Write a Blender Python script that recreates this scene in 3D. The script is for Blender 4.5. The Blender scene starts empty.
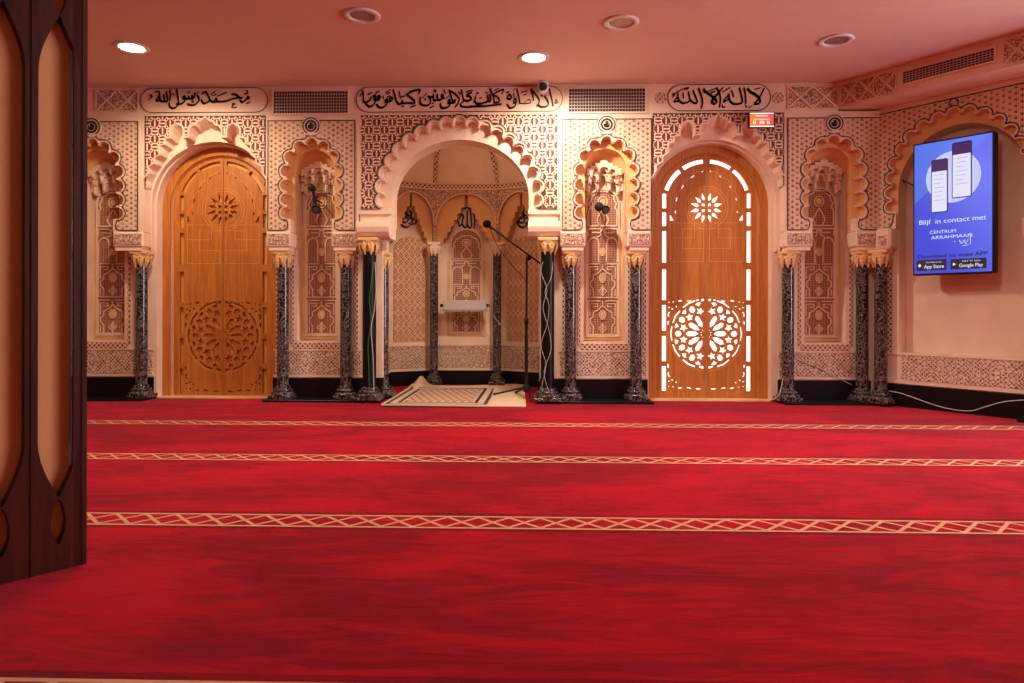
import bpy, math, random
from math import sin, cos, pi, radians, sqrt, atan2, hypot
from mathutils import Vector, Matrix
from mathutils.geometry import tessellate_polygon
random.seed(7)
SC = bpy.context.scene
COL = SC.collection

# ------------------------------------------------------------------ camera
FPX, CX, HY, H = 683.0, 512.0, 309.3, 0.85
YAW, ROLL = radians(1.5), 0.002
_f = Vector((-sin(YAW), cos(YAW), 0)); _r0 = Vector((cos(YAW), sin(YAW), 0)); _u0 = Vector((0, 0, 1))
_r = _r0*cos(ROLL) + _u0*sin(ROLL); _u = _u0*cos(ROLL) - _r0*sin(ROLL)
cam_data = bpy.data.cameras.new('camera'); cam = bpy.data.objects.new('camera', cam_data)
COL.objects.link(cam); SC.camera = cam
cam_data.sensor_width = 36; cam_data.lens = FPX/1024*36
cam_data.shift_y = -(341.5-HY)/1024; cam_data.clip_start = .02
cam.matrix_world = Matrix(((_r.x, _u.x, -_f.x, 0), (_r.y, _u.y, -_f.y, 0), (_r.z, _u.z, -_f.z, H), (0, 0, 0, 1)))

# ------------------------------------------------------------------ world, exposure, lights
SC.view_settings.view_transform = 'Standard'; SC.view_settings.look = 'None'
SC.view_settings.gamma = 1; SC.view_settings.use_curve_mapping = False
SC.view_settings.exposure = 0.0
wd = bpy.data.worlds.new('world'); SC.world = wd; wd.use_nodes = True
wd.node_tree.nodes['Background'].inputs[0].default_value = (.9, .6, .5, 1)
wd.node_tree.nodes['Background'].inputs[1].default_value = .05
CEIL = 2.89
def ceil_area(x, y, p, size=.5, col=(1, .74, .56)):
    l = bpy.data.lights.new('ceiling_light', 'AREA'); l.shape = 'DISK'; l.size = size; l.energy = p; l.color = col
    o = bpy.data.objects.new('ceiling_light', l); COL.objects.link(o); o.location = (x, y, CEIL-.03); return o
def ceil_spot(x, y, p, ang=150, blend=.6, col=(1, .72, .50), rad=.07, aim=(0, 0, -1)):
    l = bpy.data.lights.new('downlight_or_added_beam', 'SPOT'); l.energy = p; l.color = col
    l.spot_size = radians(ang); l.spot_blend = blend; l.shadow_soft_size = rad
    o = bpy.data.objects.new('downlight_or_added_beam', l); COL.objects.link(o); o.location = (x, y, CEIL-.05)
    o.rotation_euler = Vector(aim).to_track_quat('-Z', 'Y').to_euler(); return o
ceil_spot(-2.96, 5.32, 100, aim=(0, .25, -1), col=(1, .80, .60))
ceil_spot(0.18, 5.40, 175, aim=(.12, .25, -1), col=(1, .86, .74))
for x, y, p, c in ((-1.6, 3.4, 40, (1, .80, .64)), (1.4, 3.0, 42, (1, .88, .86)), (-3.6, 2.2, 8, (1, .80, .66))):
    ceil_area(x, y, p, col=c)
l = bpy.data.lights.new('niche_fill', 'POINT'); l.energy = 4; l.color = (1, .76, .55); l.shadow_soft_size = .08  # added fill light behind the mihrab arch; no lamp is known there
o = bpy.data.objects.new('niche_fill', l); COL.objects.link(o); o.location = (-.46, 6.62, 2.45)
def side_fill(x, y, z, sx, sy, p, rot, col):  # added area fills out of view at the right; no window is modelled
    l = bpy.data.lights.new('side_fill_light', 'AREA'); l.shape = 'RECTANGLE'; l.size = sx; l.size_y = sy; l.energy = p; l.color = col
    o = bpy.data.objects.new('side_fill_light', l); COL.objects.link(o); o.location = (x, y, z); o.rotation_euler = rot
side_fill(6.8, 2.6, 1.6, 2.5, 1.8, 130, (0, radians(90), 0), (1, .90, 1))
side_fill(5.5, 3.7, 1.3, 1.6, 1.2, 90, (0, radians(82), radians(-12)), (1, .90, .98))
ceil_spot(3.7, 4.0, 260, ang=85, blend=1, col=(1, .92, .98), rad=.15, aim=(-.42, .12, -1))  # added spot out of view, put in to brighten the carpet at right

# ------------------------------------------------------------------ coordinates
D = 6.209
def ray(px, py): return _f + _r*((px-CX)/FPX) + _u*((HY-py)/FPX)
class Frame:
    """vertical plane frame: x along the wall, y into the wall, z up"""
    def __init__(s, x, y, rz): s.loc = Vector((x, y, 0)); s.rz = rz; s.M = Matrix.Translation(s.loc) @ Matrix.Rotation(rz, 4, 'Z'); s.I = s.M.inverted()
    def uz(s, px, py, d=0):
        o = s.I @ Vector((0, 0, H)); v = s.I.to_3x3() @ ray(px, py)
        t = (d-o.y)/v.y; p = o+v*t; return p.x, p.z
    def u(s, px, d=0, py=300): return s.uz(px, py, d)[0]
    def z(s, py, px=512, d=0): return s.uz(px, py, d)[1]
FM = Frame(0, D, 0)
_c = FM.u(880)
FR = Frame(_c, D, radians(-52))
def floor_pt(px, py):
    v = ray(px, py); t = -H/v.z; return Vector((v.x*t, v.y*t, 0))
def at_y(px, py, Y):
    v = ray(px, py); t = Y/v.y; return Vector((v.x*t, Y, H+v.z*t))

# ------------------------------------------------------------------ material helpers
class E:
    def __init__(s, nt, k): s.nt = nt; s.k = k
    def _m(s, op, *a):
        n = s.nt.nodes.new('ShaderNodeMath'); n.operation = op
        for i, v in enumerate((s,)+a):
            if isinstance(v, E): s.nt.links.new(v.k, n.inputs[i])
            else: n.inputs[i].default_value = v
        return E(s.nt, n.outputs[0])
    def __add__(s, o): return s._m('ADD', o)
    __radd__ = __add__
    def __sub__(s, o): return s._m('SUBTRACT', o)
    def __rsub__(s, o): return (s*-1)+o
    def __mul__(s, o): return s._m('MULTIPLY', o)
    __rmul__ = __mul__
    def __truediv__(s, o): return s._m('DIVIDE', o)
    def sin(s): return s._m('SINE')
    def cos(s): return s._m('COSINE')
    def abs(s): return s._m('ABSOLUTE')
    def fract(s): return s._m('FRACT')
    def floor(s): return s._m('FLOOR')
    def sqrt(s): return s._m('SQRT')
    def max(s, o): return s._m('MAXIMUM', o)
    def min(s, o): return s._m('MINIMUM', o)
    def gt(s, o): return s._m('GREATER_THAN', o)
    def lt(s, o): return s._m('LESS_THAN', o)
    def smooth(s, lo, hi):
        n = s.nt.nodes.new('ShaderNodeMapRange'); n.interpolation_type = 'SMOOTHSTEP'
        s.nt.links.new(s.k, n.inputs[0]); n.inputs[1].default_value = lo; n.inputs[2].default_value = hi
        return E(s.nt, n.outputs[0])
def c4(c): return (c[0], c[1], c[2], 1)
def srgb(r, g, b):
    f = lambda v: (v/255/12.92 if v/255 <= .04045 else ((v/255+.055)/1.055)**2.4)
    return (f(r), f(g), f(b))
class Mat:
    def __init__(s, name, col=(.8, .8, .8), rough=.6, metal=0, emis=None, estr=1, spec=None):
        s.m = bpy.data.materials.new(name); s.m.use_nodes = True; s.nt = s.m.node_tree
        s.b = s.nt.nodes['Principled BSDF']; s.b.inputs['Base Color'].default_value = c4(col)
        s.b.inputs['Roughness'].default_value = rough; s.b.inputs['Metallic'].default_value = metal
        if spec is not None: s.b.inputs['Specular IOR Level'].default_value = spec
        if emis: s.b.inputs['Emission Color'].default_value = c4(emis); s.b.inputs['Emission Strength'].default_value = estr
        s.tc = s.nt.nodes.new('ShaderNodeTexCoord')
    def xyz(s):
        n = s.nt.nodes.new('ShaderNodeSeparateXYZ'); s.nt.links.new(s.tc.outputs['Object'], n.inputs[0])
        return [E(s.nt, n.outputs[i]) for i in range(3)]
    def noise(s, scale, detail=3, rough=.5, stretch=None, dist=0):
        n = s.nt.nodes.new('ShaderNodeTexNoise'); n.inputs['Scale'].default_value = scale
        n.inputs['Detail'].default_value = detail; n.inputs['Roughness'].default_value = rough; n.inputs['Distortion'].default_value = dist
        if stretch:
            mp = s.nt.nodes.new('ShaderNodeMapping'); mp.inputs['Scale'].default_value = stretch
            s.nt.links.new(s.tc.outputs['Object'], mp.inputs[0]); s.nt.links.new(mp.outputs[0], n.inputs['Vector'])
        else: s.nt.links.new(s.tc.outputs['Object'], n.inputs['Vector'])
        return E(s.nt, n.outputs[0])
    def voronoi(s, scale, feature='F1'):
        n = s.nt.nodes.new('ShaderNodeTexVoronoi'); n.inputs['Scale'].default_value = scale; n.feature = feature
        s.nt.links.new(s.tc.outputs['Object'], n.inputs['Vector']); return E(s.nt, n.outputs['Distance'])
    def mix(s, fac, a, b):
        n = s.nt.nodes.new('ShaderNodeMix'); n.data_type = 'RGBA'
        if isinstance(fac, E): s.nt.links.new(fac.k, n.inputs[0])
        else: n.inputs[0].default_value = fac
        for v, i in ((a, 6), (b, 7)):
            if isinstance(v, tuple): n.inputs[i].default_value = c4(v)
            else: s.nt.links.new(v, n.inputs[i])
        return n.outputs[2]
    def color(s, sock): s.nt.links.new(sock, s.b.inputs['Base Color']); return s
    def bump(s, h, strength=.5, dist=.01):
        n = s.nt.nodes.new('ShaderNodeBump'); n.inputs['Strength'].default_value = strength; n.inputs['Distance'].default_value = dist
        s.nt.links.new(h.k, n.inputs['Height']); s.nt.links.new(n.outputs[0], s.b.inputs['Normal']); return s

CREAM = srgb(236, 205, 176); TERRA = srgb(112, 46, 26)
def plaster(name, col=CREAM, amt=.10):
    m = Mat(name, col, .7); n = m.noise(5, 4)
    m.color(m.mix(n.smooth(.3, .7), tuple(c*(1-amt) for c in col), col)); m.bump(m.noise(60, 3), .15, .004); return m.m
def patterned(name, fn, lo, hi, bump=.6, dist=.006, use_y=False):
    m = Mat(name, hi, .7); x, y, z = m.xyz(); k = fn(m, x, y if use_y else z)
    n = m.noise(4, 3).smooth(.25, .75)
    m.color(m.mix(k, m.mix(n, tuple(c*.88 for c in lo), lo), m.mix(n, tuple(c*.92 for c in hi), hi)))
    m.bump(k, bump, dist); return m.m
def f_weave(m, x, z):
    c = .072; X = x/c+200; Z = z/c+200
    par = ((X.floor()+Z.floor())*.5).fract().gt(.25)
    u = X.fract()-.5; v = Z.fract()-.5
    bar = par*(v.abs().lt(.10)*u.abs().lt(.42))
    bar = bar.max((1-par)*(u.abs().lt(.10)*v.abs().lt(.42)))
    # rounded ends joining neighbouring cells
    r = ((u*u)*.9+(v*v)*1.25).sqrt()
    ring = par*(1-(r-.50).abs().smooth(.05, .12))
    ux = .5-u.abs(); vz = .5-v.abs(); r2 = ((ux*ux)+(vz*vz)).sqrt()
    knot = (1-(r2-.17).abs().smooth(.035, .07))
    return bar.max(ring).max(knot)
def f_star(m, x, z):
    k = 2*pi/.041
    s = (x*k).cos()+(x*(k*.5)+z*(k*.866)).cos()+(x*(k*.5)-z*(k*.866)).cos()
    k2 = 2*pi/.0237
    t = (z*k2).cos()+(z*(k2*.5)+x*(k2*.866)).cos()+(z*(k2*.5)-x*(k2*.866)).cos()
    n = m.noise(7, 2).smooth(.35, .65)*.35
    return 1-(s.smooth(.9, 1.6)).max((t*-1).smooth(.95, 1.35)).max(t.smooth(1.2, 2.2)*.55)*(1-n)
def tri(e, p):  # triangle wave 0..1
    return ((e/p).fract()*2-1).abs()
def f_dado(m, x, z):
    a = tri(x+z*1.0, .14); b = tri(x-z*1.0, .14)
    d = ((a-.5).abs()-.22).abs().min(((b-.5).abs()-.22).abs())
    v = m.voronoi(30, 'DISTANCE_TO_EDGE'); n = m.noise(30, 1, dist=2.0)
    return (1-d.smooth(.04, .07)).max(v.smooth(.06, .16).min((n-.5).abs().smooth(.02, .05)))
def f_floral(m, x, z):
    v = m.voronoi(34, 'DISTANCE_TO_EDGE'); n = m.noise(28, 1, dist=2.5)
    return v.smooth(.02, .12).min((n-.5).abs().smooth(.02, .06))
def f_net(m, x, z):
    w = .115; hgt = .17
    c = (z*(2*pi/hgt)).cos()*(w*.25)
    a = tri(x+c, w); b = tri(x-c, w)
    l = (1-(a-.5).abs().smooth(.05, .11)).max(1-(b-.5).abs().smooth(.05, .11))
    g = ((x*(2*pi/.03)).sin()*(z*(2*pi/.034)).sin()).smooth(.1, .35)
    return l.max(g)
def f_hatch(m, x, z):
    return ((x*(2*pi/.026)).sin()).max((z*(2*pi/.022)).sin()).smooth(.3, .8)
def f_border(m, x, z):
    a = tri(x+z*.9, .09); b = tri(x-z*.9, .09)
    return 1-((a-.5).abs().smooth(.12, .2)*(b-.5).abs().smooth(.12, .2))
M = {}
M['plaster'] = plaster('plaster'); M['plaster_dark'] = plaster('ceiling_paint', srgb(225, 190, 172), .04)
M['cove'] = plaster('ochre_plaster', srgb(228, 174, 112), .12)
M['weave'] = patterned('carved_weave', f_weave, TERRA, CREAM)
M['star'] = patterned('carved_star_lattice', f_star, srgb(138, 74, 40), srgb(238, 204, 170))
M['dado'] = patterned('carved_dado', f_dado, srgb(128, 68, 46), CREAM)
M['floral'] = patterned('carved_floral', f_floral, srgb(150, 90, 60), CREAM)
M['net'] = patterned('carved_net', f_net, srgb(176, 108, 62), srgb(232, 196, 158))
M['hatch'] = patterned('hatched_ground', f_hatch, srgb(140, 92, 66), srgb(186, 136, 104))
M['terra'] = plaster('terracotta_line', srgb(120, 60, 38))
M['border'] = patterned('carved_border', f_border, srgb(140, 72, 46), CREAM)
M['gold'] = plaster('gilded_plaster', srgb(240, 196, 132), .25)
M['black'] = Mat('black_paint', (.012, .010, .010), .5).m
def marble():
    m = Mat('black_marble', (.008, .007, .007), .16)
    v = m.noise(15, 4, .65, dist=2.2); w = m.noise(40, 3, .7, dist=1)
    k = (1-(v-.52).abs().smooth(.0, .03))*.8; k = k.max(w.smooth(.57, .64)*.6)
    m.color(m.mix(k, (.007, .006, .007), srgb(168, 150, 142))); return m.m
M['marble'] = marble()
M['plinth'] = Mat('black_stone', (.006, .005, .006), .35, spec=.2).m
def wood(name, c0, c1, s=(14, 14, .9), rough=.4):
    m = Mat(name, c0, rough); n = m.noise(3.0, 6, .6, s, .6); w = m.noise(20, 3, .5, (8, 8, .4))
    m.color(m.mix((n*.75+w*.25).smooth(.35, .65), c0, c1)); m.bump(n, .06, .003); return m.m
M['oak'] = wood('oak_wood', srgb(168, 98, 36), srgb(196, 124, 54))
M['oak_line'] = wood('light_oak', srgb(214, 148, 74), srgb(226, 162, 88))
M['darkwood'] = wood('dark_stained_wood', srgb(46, 17, 9), srgb(76, 32, 18), rough=.35)
M['fabric'] = plaster('cream_fabric', srgb(222, 162, 104), .06)
M['metal_black'] = Mat('black_metal', (.008, .008, .008), .5, spec=.25).m
M['plastic_white'] = Mat('white_plastic', (.75, .72, .70), .4).m
M['rubber'] = Mat('black_rubber', (.015, .013, .012), .7).m
M['foam'] = Mat('black_foam', (.004, .004, .004), .95, spec=.05).m
M['grey'] = Mat('grey_acrylic', srgb(190, 180, 172), .3).m
M['cable_white'] = Mat('white_cable', srgb(205, 195, 185), .5).m
M['cable_green'] = Mat('green_cable', srgb(20, 120, 50), .5).m
M['chrome'] = Mat('brushed_metal', (.6, .58, .55), .35, 1).m

# ------------------------------------------------------------------ mesh helpers
class MB:
    def __init__(s): s.v = []; s.f = []; s.M = Matrix.Identity(4); s.smooth = []
    def add(s, vs, fs, smooth=False):
        n = len(s.v); s.v += [tuple(s.M @ Vector(v)) for v in vs]; s.f += [tuple(i+n for i in f) for f in fs]; s.smooth += [smooth]*len(fs); return s
    def box(s, x0, x1, y0, y1, z0, z1, c=0):
        if x0 > x1: x0, x1 = x1, x0
        if y0 > y1: y0, y1 = y1, y0
        if z0 > z1: z0, z1 = z1, z0
        if c <= 0:
            return s.add([(x, y, z) for x in (x0, x1) for y in (y0, y1) for z in (z0, z1)],
                  [(0, 1, 3, 2), (4, 6, 7, 5), (0, 4, 5, 1), (2, 3, 7, 6), (0, 2, 6, 4), (1, 5, 7, 3)])
        # chamfered box: three nested octagon-ish rings
        def ring(z, k): return [(x0+k+c*(not k), y0+k, z) for _ in ()] 
        pts = lambda k, z: [(x0+c, y0+k, z), (x1-c, y0+k, z), (x1-k, y0+c, z), (x1-k, y1-c, z), (x1-c, y1-k, z), (x0+c, y1-k, z), (x0+k, y1-c, z), (x0+k, y0+c, z)]
        rs = [pts(c*.8, z0), pts(0, z0+c), pts(0, z1-c), pts(c*.8, z1)]
        vs = [p for r in rs for p in r]; fs = [tuple(range(7, -1, -1)), tuple(range(24, 32))]
        for a in range(3):
            for i in range(8): j = (i+1) % 8; fs.append((a*8+i, a*8+j, a*8+8+j, a*8+8+i))
        return s.add(vs, fs)
    def plate(s, outer, holes, y0, y1, sides=True):
        """polygons in (x,z), extruded from y0 (front) to y1"""
        loops = [outer]+list(holes); flat = [p for l in loops for p in l]
        tris = tessellate_polygon([[Vector((p[0], p[1], 0)) for p in l] for l in loops])
        n = len(flat); vs = [(p[0], y0, p[1]) for p in flat]+[(p[0], y1, p[1]) for p in flat]
        fs = []
        for a, b, c in tris:
            A, B, C_ = flat[a], flat[b], flat[c]
            ar = (B[0]-A[0])*(C_[1]-A[1])-(B[1]-A[1])*(C_[0]-A[0])
            if ar < 0: b, c = c, b
            if abs(ar) < 1e-12: continue
            fs.append((a, b, c)); fs.append((a+n, c+n, b+n))
        k = 0
        if sides:
            for l in loops:
                m = len(l)
                for i in range(m):
                    j = (i+1) % m; fs.append((k+i, k+i+n, k+j+n, k+j))
                k += m
        return s.add(vs, fs)
    def strip(s, A, B, ya, yb, closed=False):
        """loft between polylines A at depth ya and B at depth yb"""
        n = len(A); vs = [(p[0], ya, p[1]) for p in A]+[(p[0], yb, p[1]) for p in B]
        fs = [(i, (i+1) % n, n+(i+1) % n, n+i) for i in range(n if closed else n-1)]
        return s.add(vs, fs)
    def ribbon(s, pts, w, y0, y1, closed=False):
        n = len(pts); L = []; R = []
        for i, p in enumerate(pts):
            a = pts[(i-1) % n] if (closed or i > 0) else p; b = pts[(i+1) % n] if (closed or i < n-1) else p
            d1 = Vector((p[0]-a[0], p[1]-a[1])); d2 = Vector((b[0]-p[0], b[1]-p[1]))
            if d1.length > 1e-9: d1.normalize()
            if d2.length > 1e-9: d2.normalize()
            t = d1+d2
            if t.length < .3: t = d2 if d2.length > .1 else d1
            t.normalize(); nn = Vector((-t.y, t.x)); q = max(.5, abs(nn.dot(Vector((-d2.y, d2.x))))) if d2.length > .1 and d1.length > .1 else 1
            o = nn*(w/2/q); L.append((p[0]+o.x, p[1]+o.y)); R.append((p[0]-o.x, p[1]-o.y))
        vs = []; 
        for i in range(n): vs += [(L[i][0], y0, L[i][1]), (R[i][0], y0, R[i][1]), (R[i][0], y1, R[i][1]), (L[i][0], y1, L[i][1])]
        fs = []
        for i in range(n if closed else n-1):
            a = i*4; b = ((i+1) % n)*4
            for k in range(4): fs.append((a+k, a+(k+1) % 4, b+(k+1) % 4, b+k))
        if not closed: fs += [(3, 2, 1, 0), tuple((n-1)*4+k for k in range(4))]
        return s.add(vs, fs)
    def tube(s, pts, r, seg=8, caps=True):
        pts = [Vector(p) for p in pts]; n = len(pts); rs = r if isinstance(r, (list, tuple)) else [r]*n
        vs = []; up = None
        for i, p in enumerate(pts):
            t = (pts[min(i+1, n-1)]-pts[max(i-1, 0)]).normalized()
            if up is None: up = Vector((0, 0, 1)) if abs(t.z) < .9 else Vector((1, 0, 0))
            a = t.cross(up).normalized(); b = a.cross(t).normalized(); up = b
            for k in range(seg): th = 2*pi*k/seg; vs.append(tuple(p+a*(rs[i]*cos(th))+b*(rs[i]*sin(th))))
        fs = [(i*seg+k, i*seg+(k+1) % seg, (i+1)*seg+(k+1) % seg, (i+1)*seg+k) for i in range(n-1) for k in range(seg)]
        s.add(vs, fs, True)
        if caps: s.add([vs[k] for k in range(seg)], [tuple(range(seg-1, -1, -1))]); s.add(vs[-seg:], [tuple(range(seg))])
        return s
    def lathe(s, prof, seg=24, ax='Z', c=(0, 0, 0), arc=(0, 2*pi), smooth=True):
        full = abs(arc[1]-arc[0]-2*pi) < 1e-6; n = seg if full else seg+1; vs = []
        for (r, h) in prof:
            for k in range(n):
                th = arc[0]+(arc[1]-arc[0])*k/seg; a, b = r*cos(th), r*sin(th)
                p = {'Z': (a, b, h), 'Y': (a, h, b), 'X': (h, a, b)}[ax]
                vs.append((p[0]+c[0], p[1]+c[1], p[2]+c[2]))
        fs = []
        for i in range(len(prof)-1):
            for k in range(seg): j = (k+1) % n; fs.append((i*n+k, i*n+j, (i+1)*n+j, (i+1)*n+k))
        s.add(vs, fs, smooth)
        if full:
            if prof[0][0] > 1e-5: s.add(vs[:n], [tuple(range(n-1, -1, -1))])
            if prof[-1][0] > 1e-5: s.add(vs[-n:], [tuple(range(n))])
        return s
    def sphere(s, c, r, seg=14, sc=(1, 1, 1)):
        vs = []; fs = []; R = seg//2
        for i in range(R+1):
            ph = pi*i/R
            for k in range(seg): th = 2*pi*k/seg; vs.append((c[0]+r*sc[0]*sin(ph)*cos(th), c[1]+r*sc[1]*sin(ph)*sin(th), c[2]+r*sc[2]*cos(ph)))
        for i in range(R):
            for k in range(seg): fs.append((i*seg+k, (i+1)*seg+k, (i+1)*seg+(k+1) % seg, i*seg+(k+1) % seg))
        return s.add(vs, fs, True)
    def build(s, name, mat, parent=None):
        me = bpy.data.meshes.new(name); me.from_pydata(s.v, [], s.f); me.validate(); me.materials.append(mat)
        if len(s.smooth) == len(me.polygons): me.polygons.foreach_set('use_smooth', s.smooth)
        me.update()
        import bmesh
        bm = bmesh.new(); bm.from_mesh(me); bmesh.ops.recalc_face_normals(bm, faces=bm.faces); bm.to_mesh(me); bm.free()
        o = bpy.data.objects.new(name, me); COL.objects.link(o)
        if parent: o.parent = parent
        return o
def tag(o, label=None, cat=None, group=None, kind=None):
    for k, v in (('label', label), ('category', cat), ('group', group), ('kind', kind)):
        if v: o[k] = v
    return o
def empty(name, loc, rz=0, label=None, cat=None, group=None, kind=None):
    o = bpy.data.objects.new(name, None); COL.objects.link(o); o.location = loc; o.rotation_euler = (0, 0, rz)
    o.empty_display_size = .1; return tag(o, label, cat, group, kind)
def shift(o, loc):
    """move the origin of a top-level mesh object to loc"""
    o.data.transform(Matrix.Translation(-Vector(loc))); o.location = loc; return o
def place(o, frame): o.location = frame.loc; o.rotation_euler = (0, 0, frame.rz); return o
def copy_tree(o, parent=None):
    c = o.copy(); COL.objects.link(c)
    if parent: c.parent = parent
    for ch in list(o.children): copy_tree(ch, c)
    return c
def arc(cx, cz, r, a0, a1, n=12, rz=None):
    rz = r if rz is None else rz
    return [(cx+r*cos(radians(a0+(a1-a0)*i/n)), cz+rz*sin(radians(a0+(a1-a0)*i/n))) for i in range(n+1)]
def circ(cx, cz, r, n=20, rz=None): return arc(cx, cz, r, 0, 360, n, rz)[:-1]
def mirror(pts): return [(-x, z) for x, z in pts]
def catmull(pts, n=5):
    if len(pts) < 3: return list(pts)
    P = [pts[0]]+list(pts)+[pts[-1]]; out = []
    for i in range(1, len(P)-2):
        p0, p1, p2, p3 = P[i-1], P[i], P[i+1], P[i+2]
        for k in range(n):
            t = k/n
            out.append(tuple(.5*((2*b)+(-a+c)*t+(2*a-5*b+4*c-d)*t*t+(-a+3*b-3*c+d)*t**3) for a, b, c, d in zip(p0, p1, p2, p3)))
    out.append(tuple(pts[-1])); return out
def hull(pts):
    pts = sorted(set((round(x, 7), round(y, 7)) for x, y in pts))
    def half(ps):
        h = []
        for p in ps:
            while len(h) > 1 and (h[-1][0]-h[-2][0])*(p[1]-h[-2][1])-(h[-1][1]-h[-2][1])*(p[0]-h[-2][0]) <= 0: h.pop()
            h.append(p)
        return h
    a = half(pts); b = half(pts[::-1]); return a[:-1]+b[:-1]
def pen(mb, pts, w, y0, y1, ang=50, thin=.35, sm=4):
    """broad-nib pen stroke in the (x,z) plane"""
    a = radians(ang); nib = []
    for k in range(8):
        t = 2*pi*k/8; ex, ey = w/2*cos(t), w/2*thin*sin(t); nib.append((ex*cos(a)-ey*sin(a), ex*sin(a)+ey*cos(a)))
    P = catmull(pts, sm) if len(pts) > 2 else list(pts)
    if len(P) == 1: P = [P[0], (P[0][0]+1e-5, P[0][1])]
    for p, q in zip(P, P[1:]):
        h = hull([(p[0]+n[0], p[1]+n[1]) for n in nib]+[(q[0]+n[0], q[1]+n[1]) for n in nib]); n = len(h)
        if n < 3: continue
        mb.add([(x, y0, z) for x, z in h]+[(x, y1, z) for x, z in h],
               [tuple(range(n)), tuple(range(2*n-1, n-1, -1))]+[(i, i+n, (i+1) % n+n, (i+1) % n) for i in range(n)])
def foil(lobes, r, phimax=100, n=7):
    """scalloped line: an arc of radius r outside every lobe centre; lobes go from left foot over the top to right foot"""
    out = []; N = len(lobes)
    for i, (x, z) in enumerate(lobes):
        rr = r[i] if isinstance(r, list) else r
        a = lobes[i-1] if i > 0 else (2*x-lobes[1][0], 2*z-lobes[1][1]); b = lobes[i+1] if i < N-1 else (2*x-a[0], 2*z-a[1])
        def half(q):
            s = hypot(q[0]-x, q[1]-z)/2
            return math.degrees(math.asin(min(1, s/rr))) if s < rr else min(phimax, 90+8)
        tx, tz = b[0]-a[0], b[1]-a[1]; nrm = math.degrees(atan2(tx, -tz))     # outward normal (left-hand side of travel)
        h0, h1 = half(a), half(b)
        out += arc(x, z, rr, nrm+h0, nrm-h1, n)
    return out

# ==================================================================== SETTING
RX, RB = 6.5, -3.0
mb = MB(); mb.box(-7, 7, RB, 9.0, -.05, 0)
def carpet():
    m = Mat('red_carpet', srgb(150, 2, 20), .95); m.b.inputs['Sheen Weight'].default_value = .42
    m.b.inputs['Sheen Roughness'].default_value = .28; m.b.inputs['Sheen Tint'].default_value = c4(srgb(255, 140, 160)); m.b.inputs['Specular IOR Level'].default_value = .05
    x, y, z = m.xyz(); R = srgb(186, 0, 20); R2 = srgb(126, 0, 9)
    n = m.noise(1.0, 7, .66, (.55, 1.5, 1), 1.2); n2 = m.noise(5, 5, .65, (.6, 2.4, 1), 1.8)
    k0 = (n*.6+n2*.4).smooth(.40, .60)
    base = m.mix(k0, R2, R)
    t = None
    for yc in (5.035, 3.875, 2.722, 1.462, .30, -.9, -2.1):
        d = (y-yc).abs(); t = d if t is None else t.min(d)
    t = t/.080
    s_ = (((x+.02)/.125).fract()-.5).abs()
    e = ((t/.80+s_/.5-1).abs()).lt(.17)
    k = e.max(t.gt(.80))*t.lt(1)
    dk = t.lt(1.4)*t.gt(1)
    base = m.mix(dk*.6, base, srgb(84, 0, 10))
    m.color(m.mix(k, base, m.mix(m.noise(40, 2), srgb(206, 150, 104), srgb(224, 180, 132))))
    m.bump(m.noise(420, 2, .7)+n2*1.2, .6, .008); return m.m
tag(mb.build('floor', carpet()), kind='structure')
tag(MB().box(-7, 7, RB, 9.0, CEIL, CEIL+.05).build('ceiling', M['plaster_dark']), kind='structure')
tag(MB().box(-7, 7, RB-.1, RB, 0, CEIL).build('wall_rear', M['plaster']), kind='structure')
tag(MB().box(-7.1, -7, RB, 9, 0, CEIL).build('wall_left', M['plaster']), kind='structure')
tag(MB().box(7, 7.1, RB, 9, 0, CEIL).build('wall_far_right', M['plaster']), kind='structure')

# --- reference offsets, measured on the niche left of the mihrab (centre px 311)
RC = 311.0; U0 = FM.u(RC)
def off(dx): return FM.u(RC+dx)-U0
def zc(py): return FM.z(py, RC)
T1, T2, DW, DN = .09, .18, .18, .34           # front plate, second plate, lower wall face, niche back
Z_FR = FM.z(113, 512)                         # frieze underside
Z_IMP = zc(231.5); Z_COL = zc(250.5)          # impost top / underside

wall = tag(empty('wall_back', (0, D, 0)), kind='structure')
XL, XR = FM.u(20), FM.u(880)
bays = {'A': (FM.u(92), 1.04), 'C': (U0, 1.0), 'E': (FM.u(606.3), 1.0), 'G': (FM.u(833.7), 1.0)}
doors = {'B': (222.6, 1.02), 'F': (706.7, 1.0)}
DD = .30
def door_geom(k):
    px, s = doors[k]; cx = FM.u(px, DD); r = (FM.u(706.7+61, DD)-FM.u(706.7, DD))*s; zcn = FM.z(206 if k == 'F' else 208, px, DD); return cx, r, zcn
nb = {}                                        # bay limits in x
nb['A'] = (XL, FM.u(143.5)); nb['B'] = (FM.u(143.5), FM.u(266.5)); nb['C'] = (FM.u(266.5), FM.u(358)); nb['D'] = (FM.u(358), FM.u(559.5))
nb['E'] = (FM.u(559.5), FM.u(651)); nb['F'] = (FM.u(651), FM.u(785)); nb['G'] = (FM.u(785), XR)
HW = off(20.5)                                 # half width of a niche opening
ZT_N = zc(168)                                 # centre of niche arch
Z_SILL = zc(342)
MX = at_y(465.5, 300, 7.6).x                   # mihrab axis
MXF = FM.u(458.9)                              # axis of the front arch
def arch_hole(cx, r, zcn, z0, n=28): return [(cx-r, z0)]+arc(cx, zcn, r, 180, 0, n)+[(cx+r, z0)]
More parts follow.
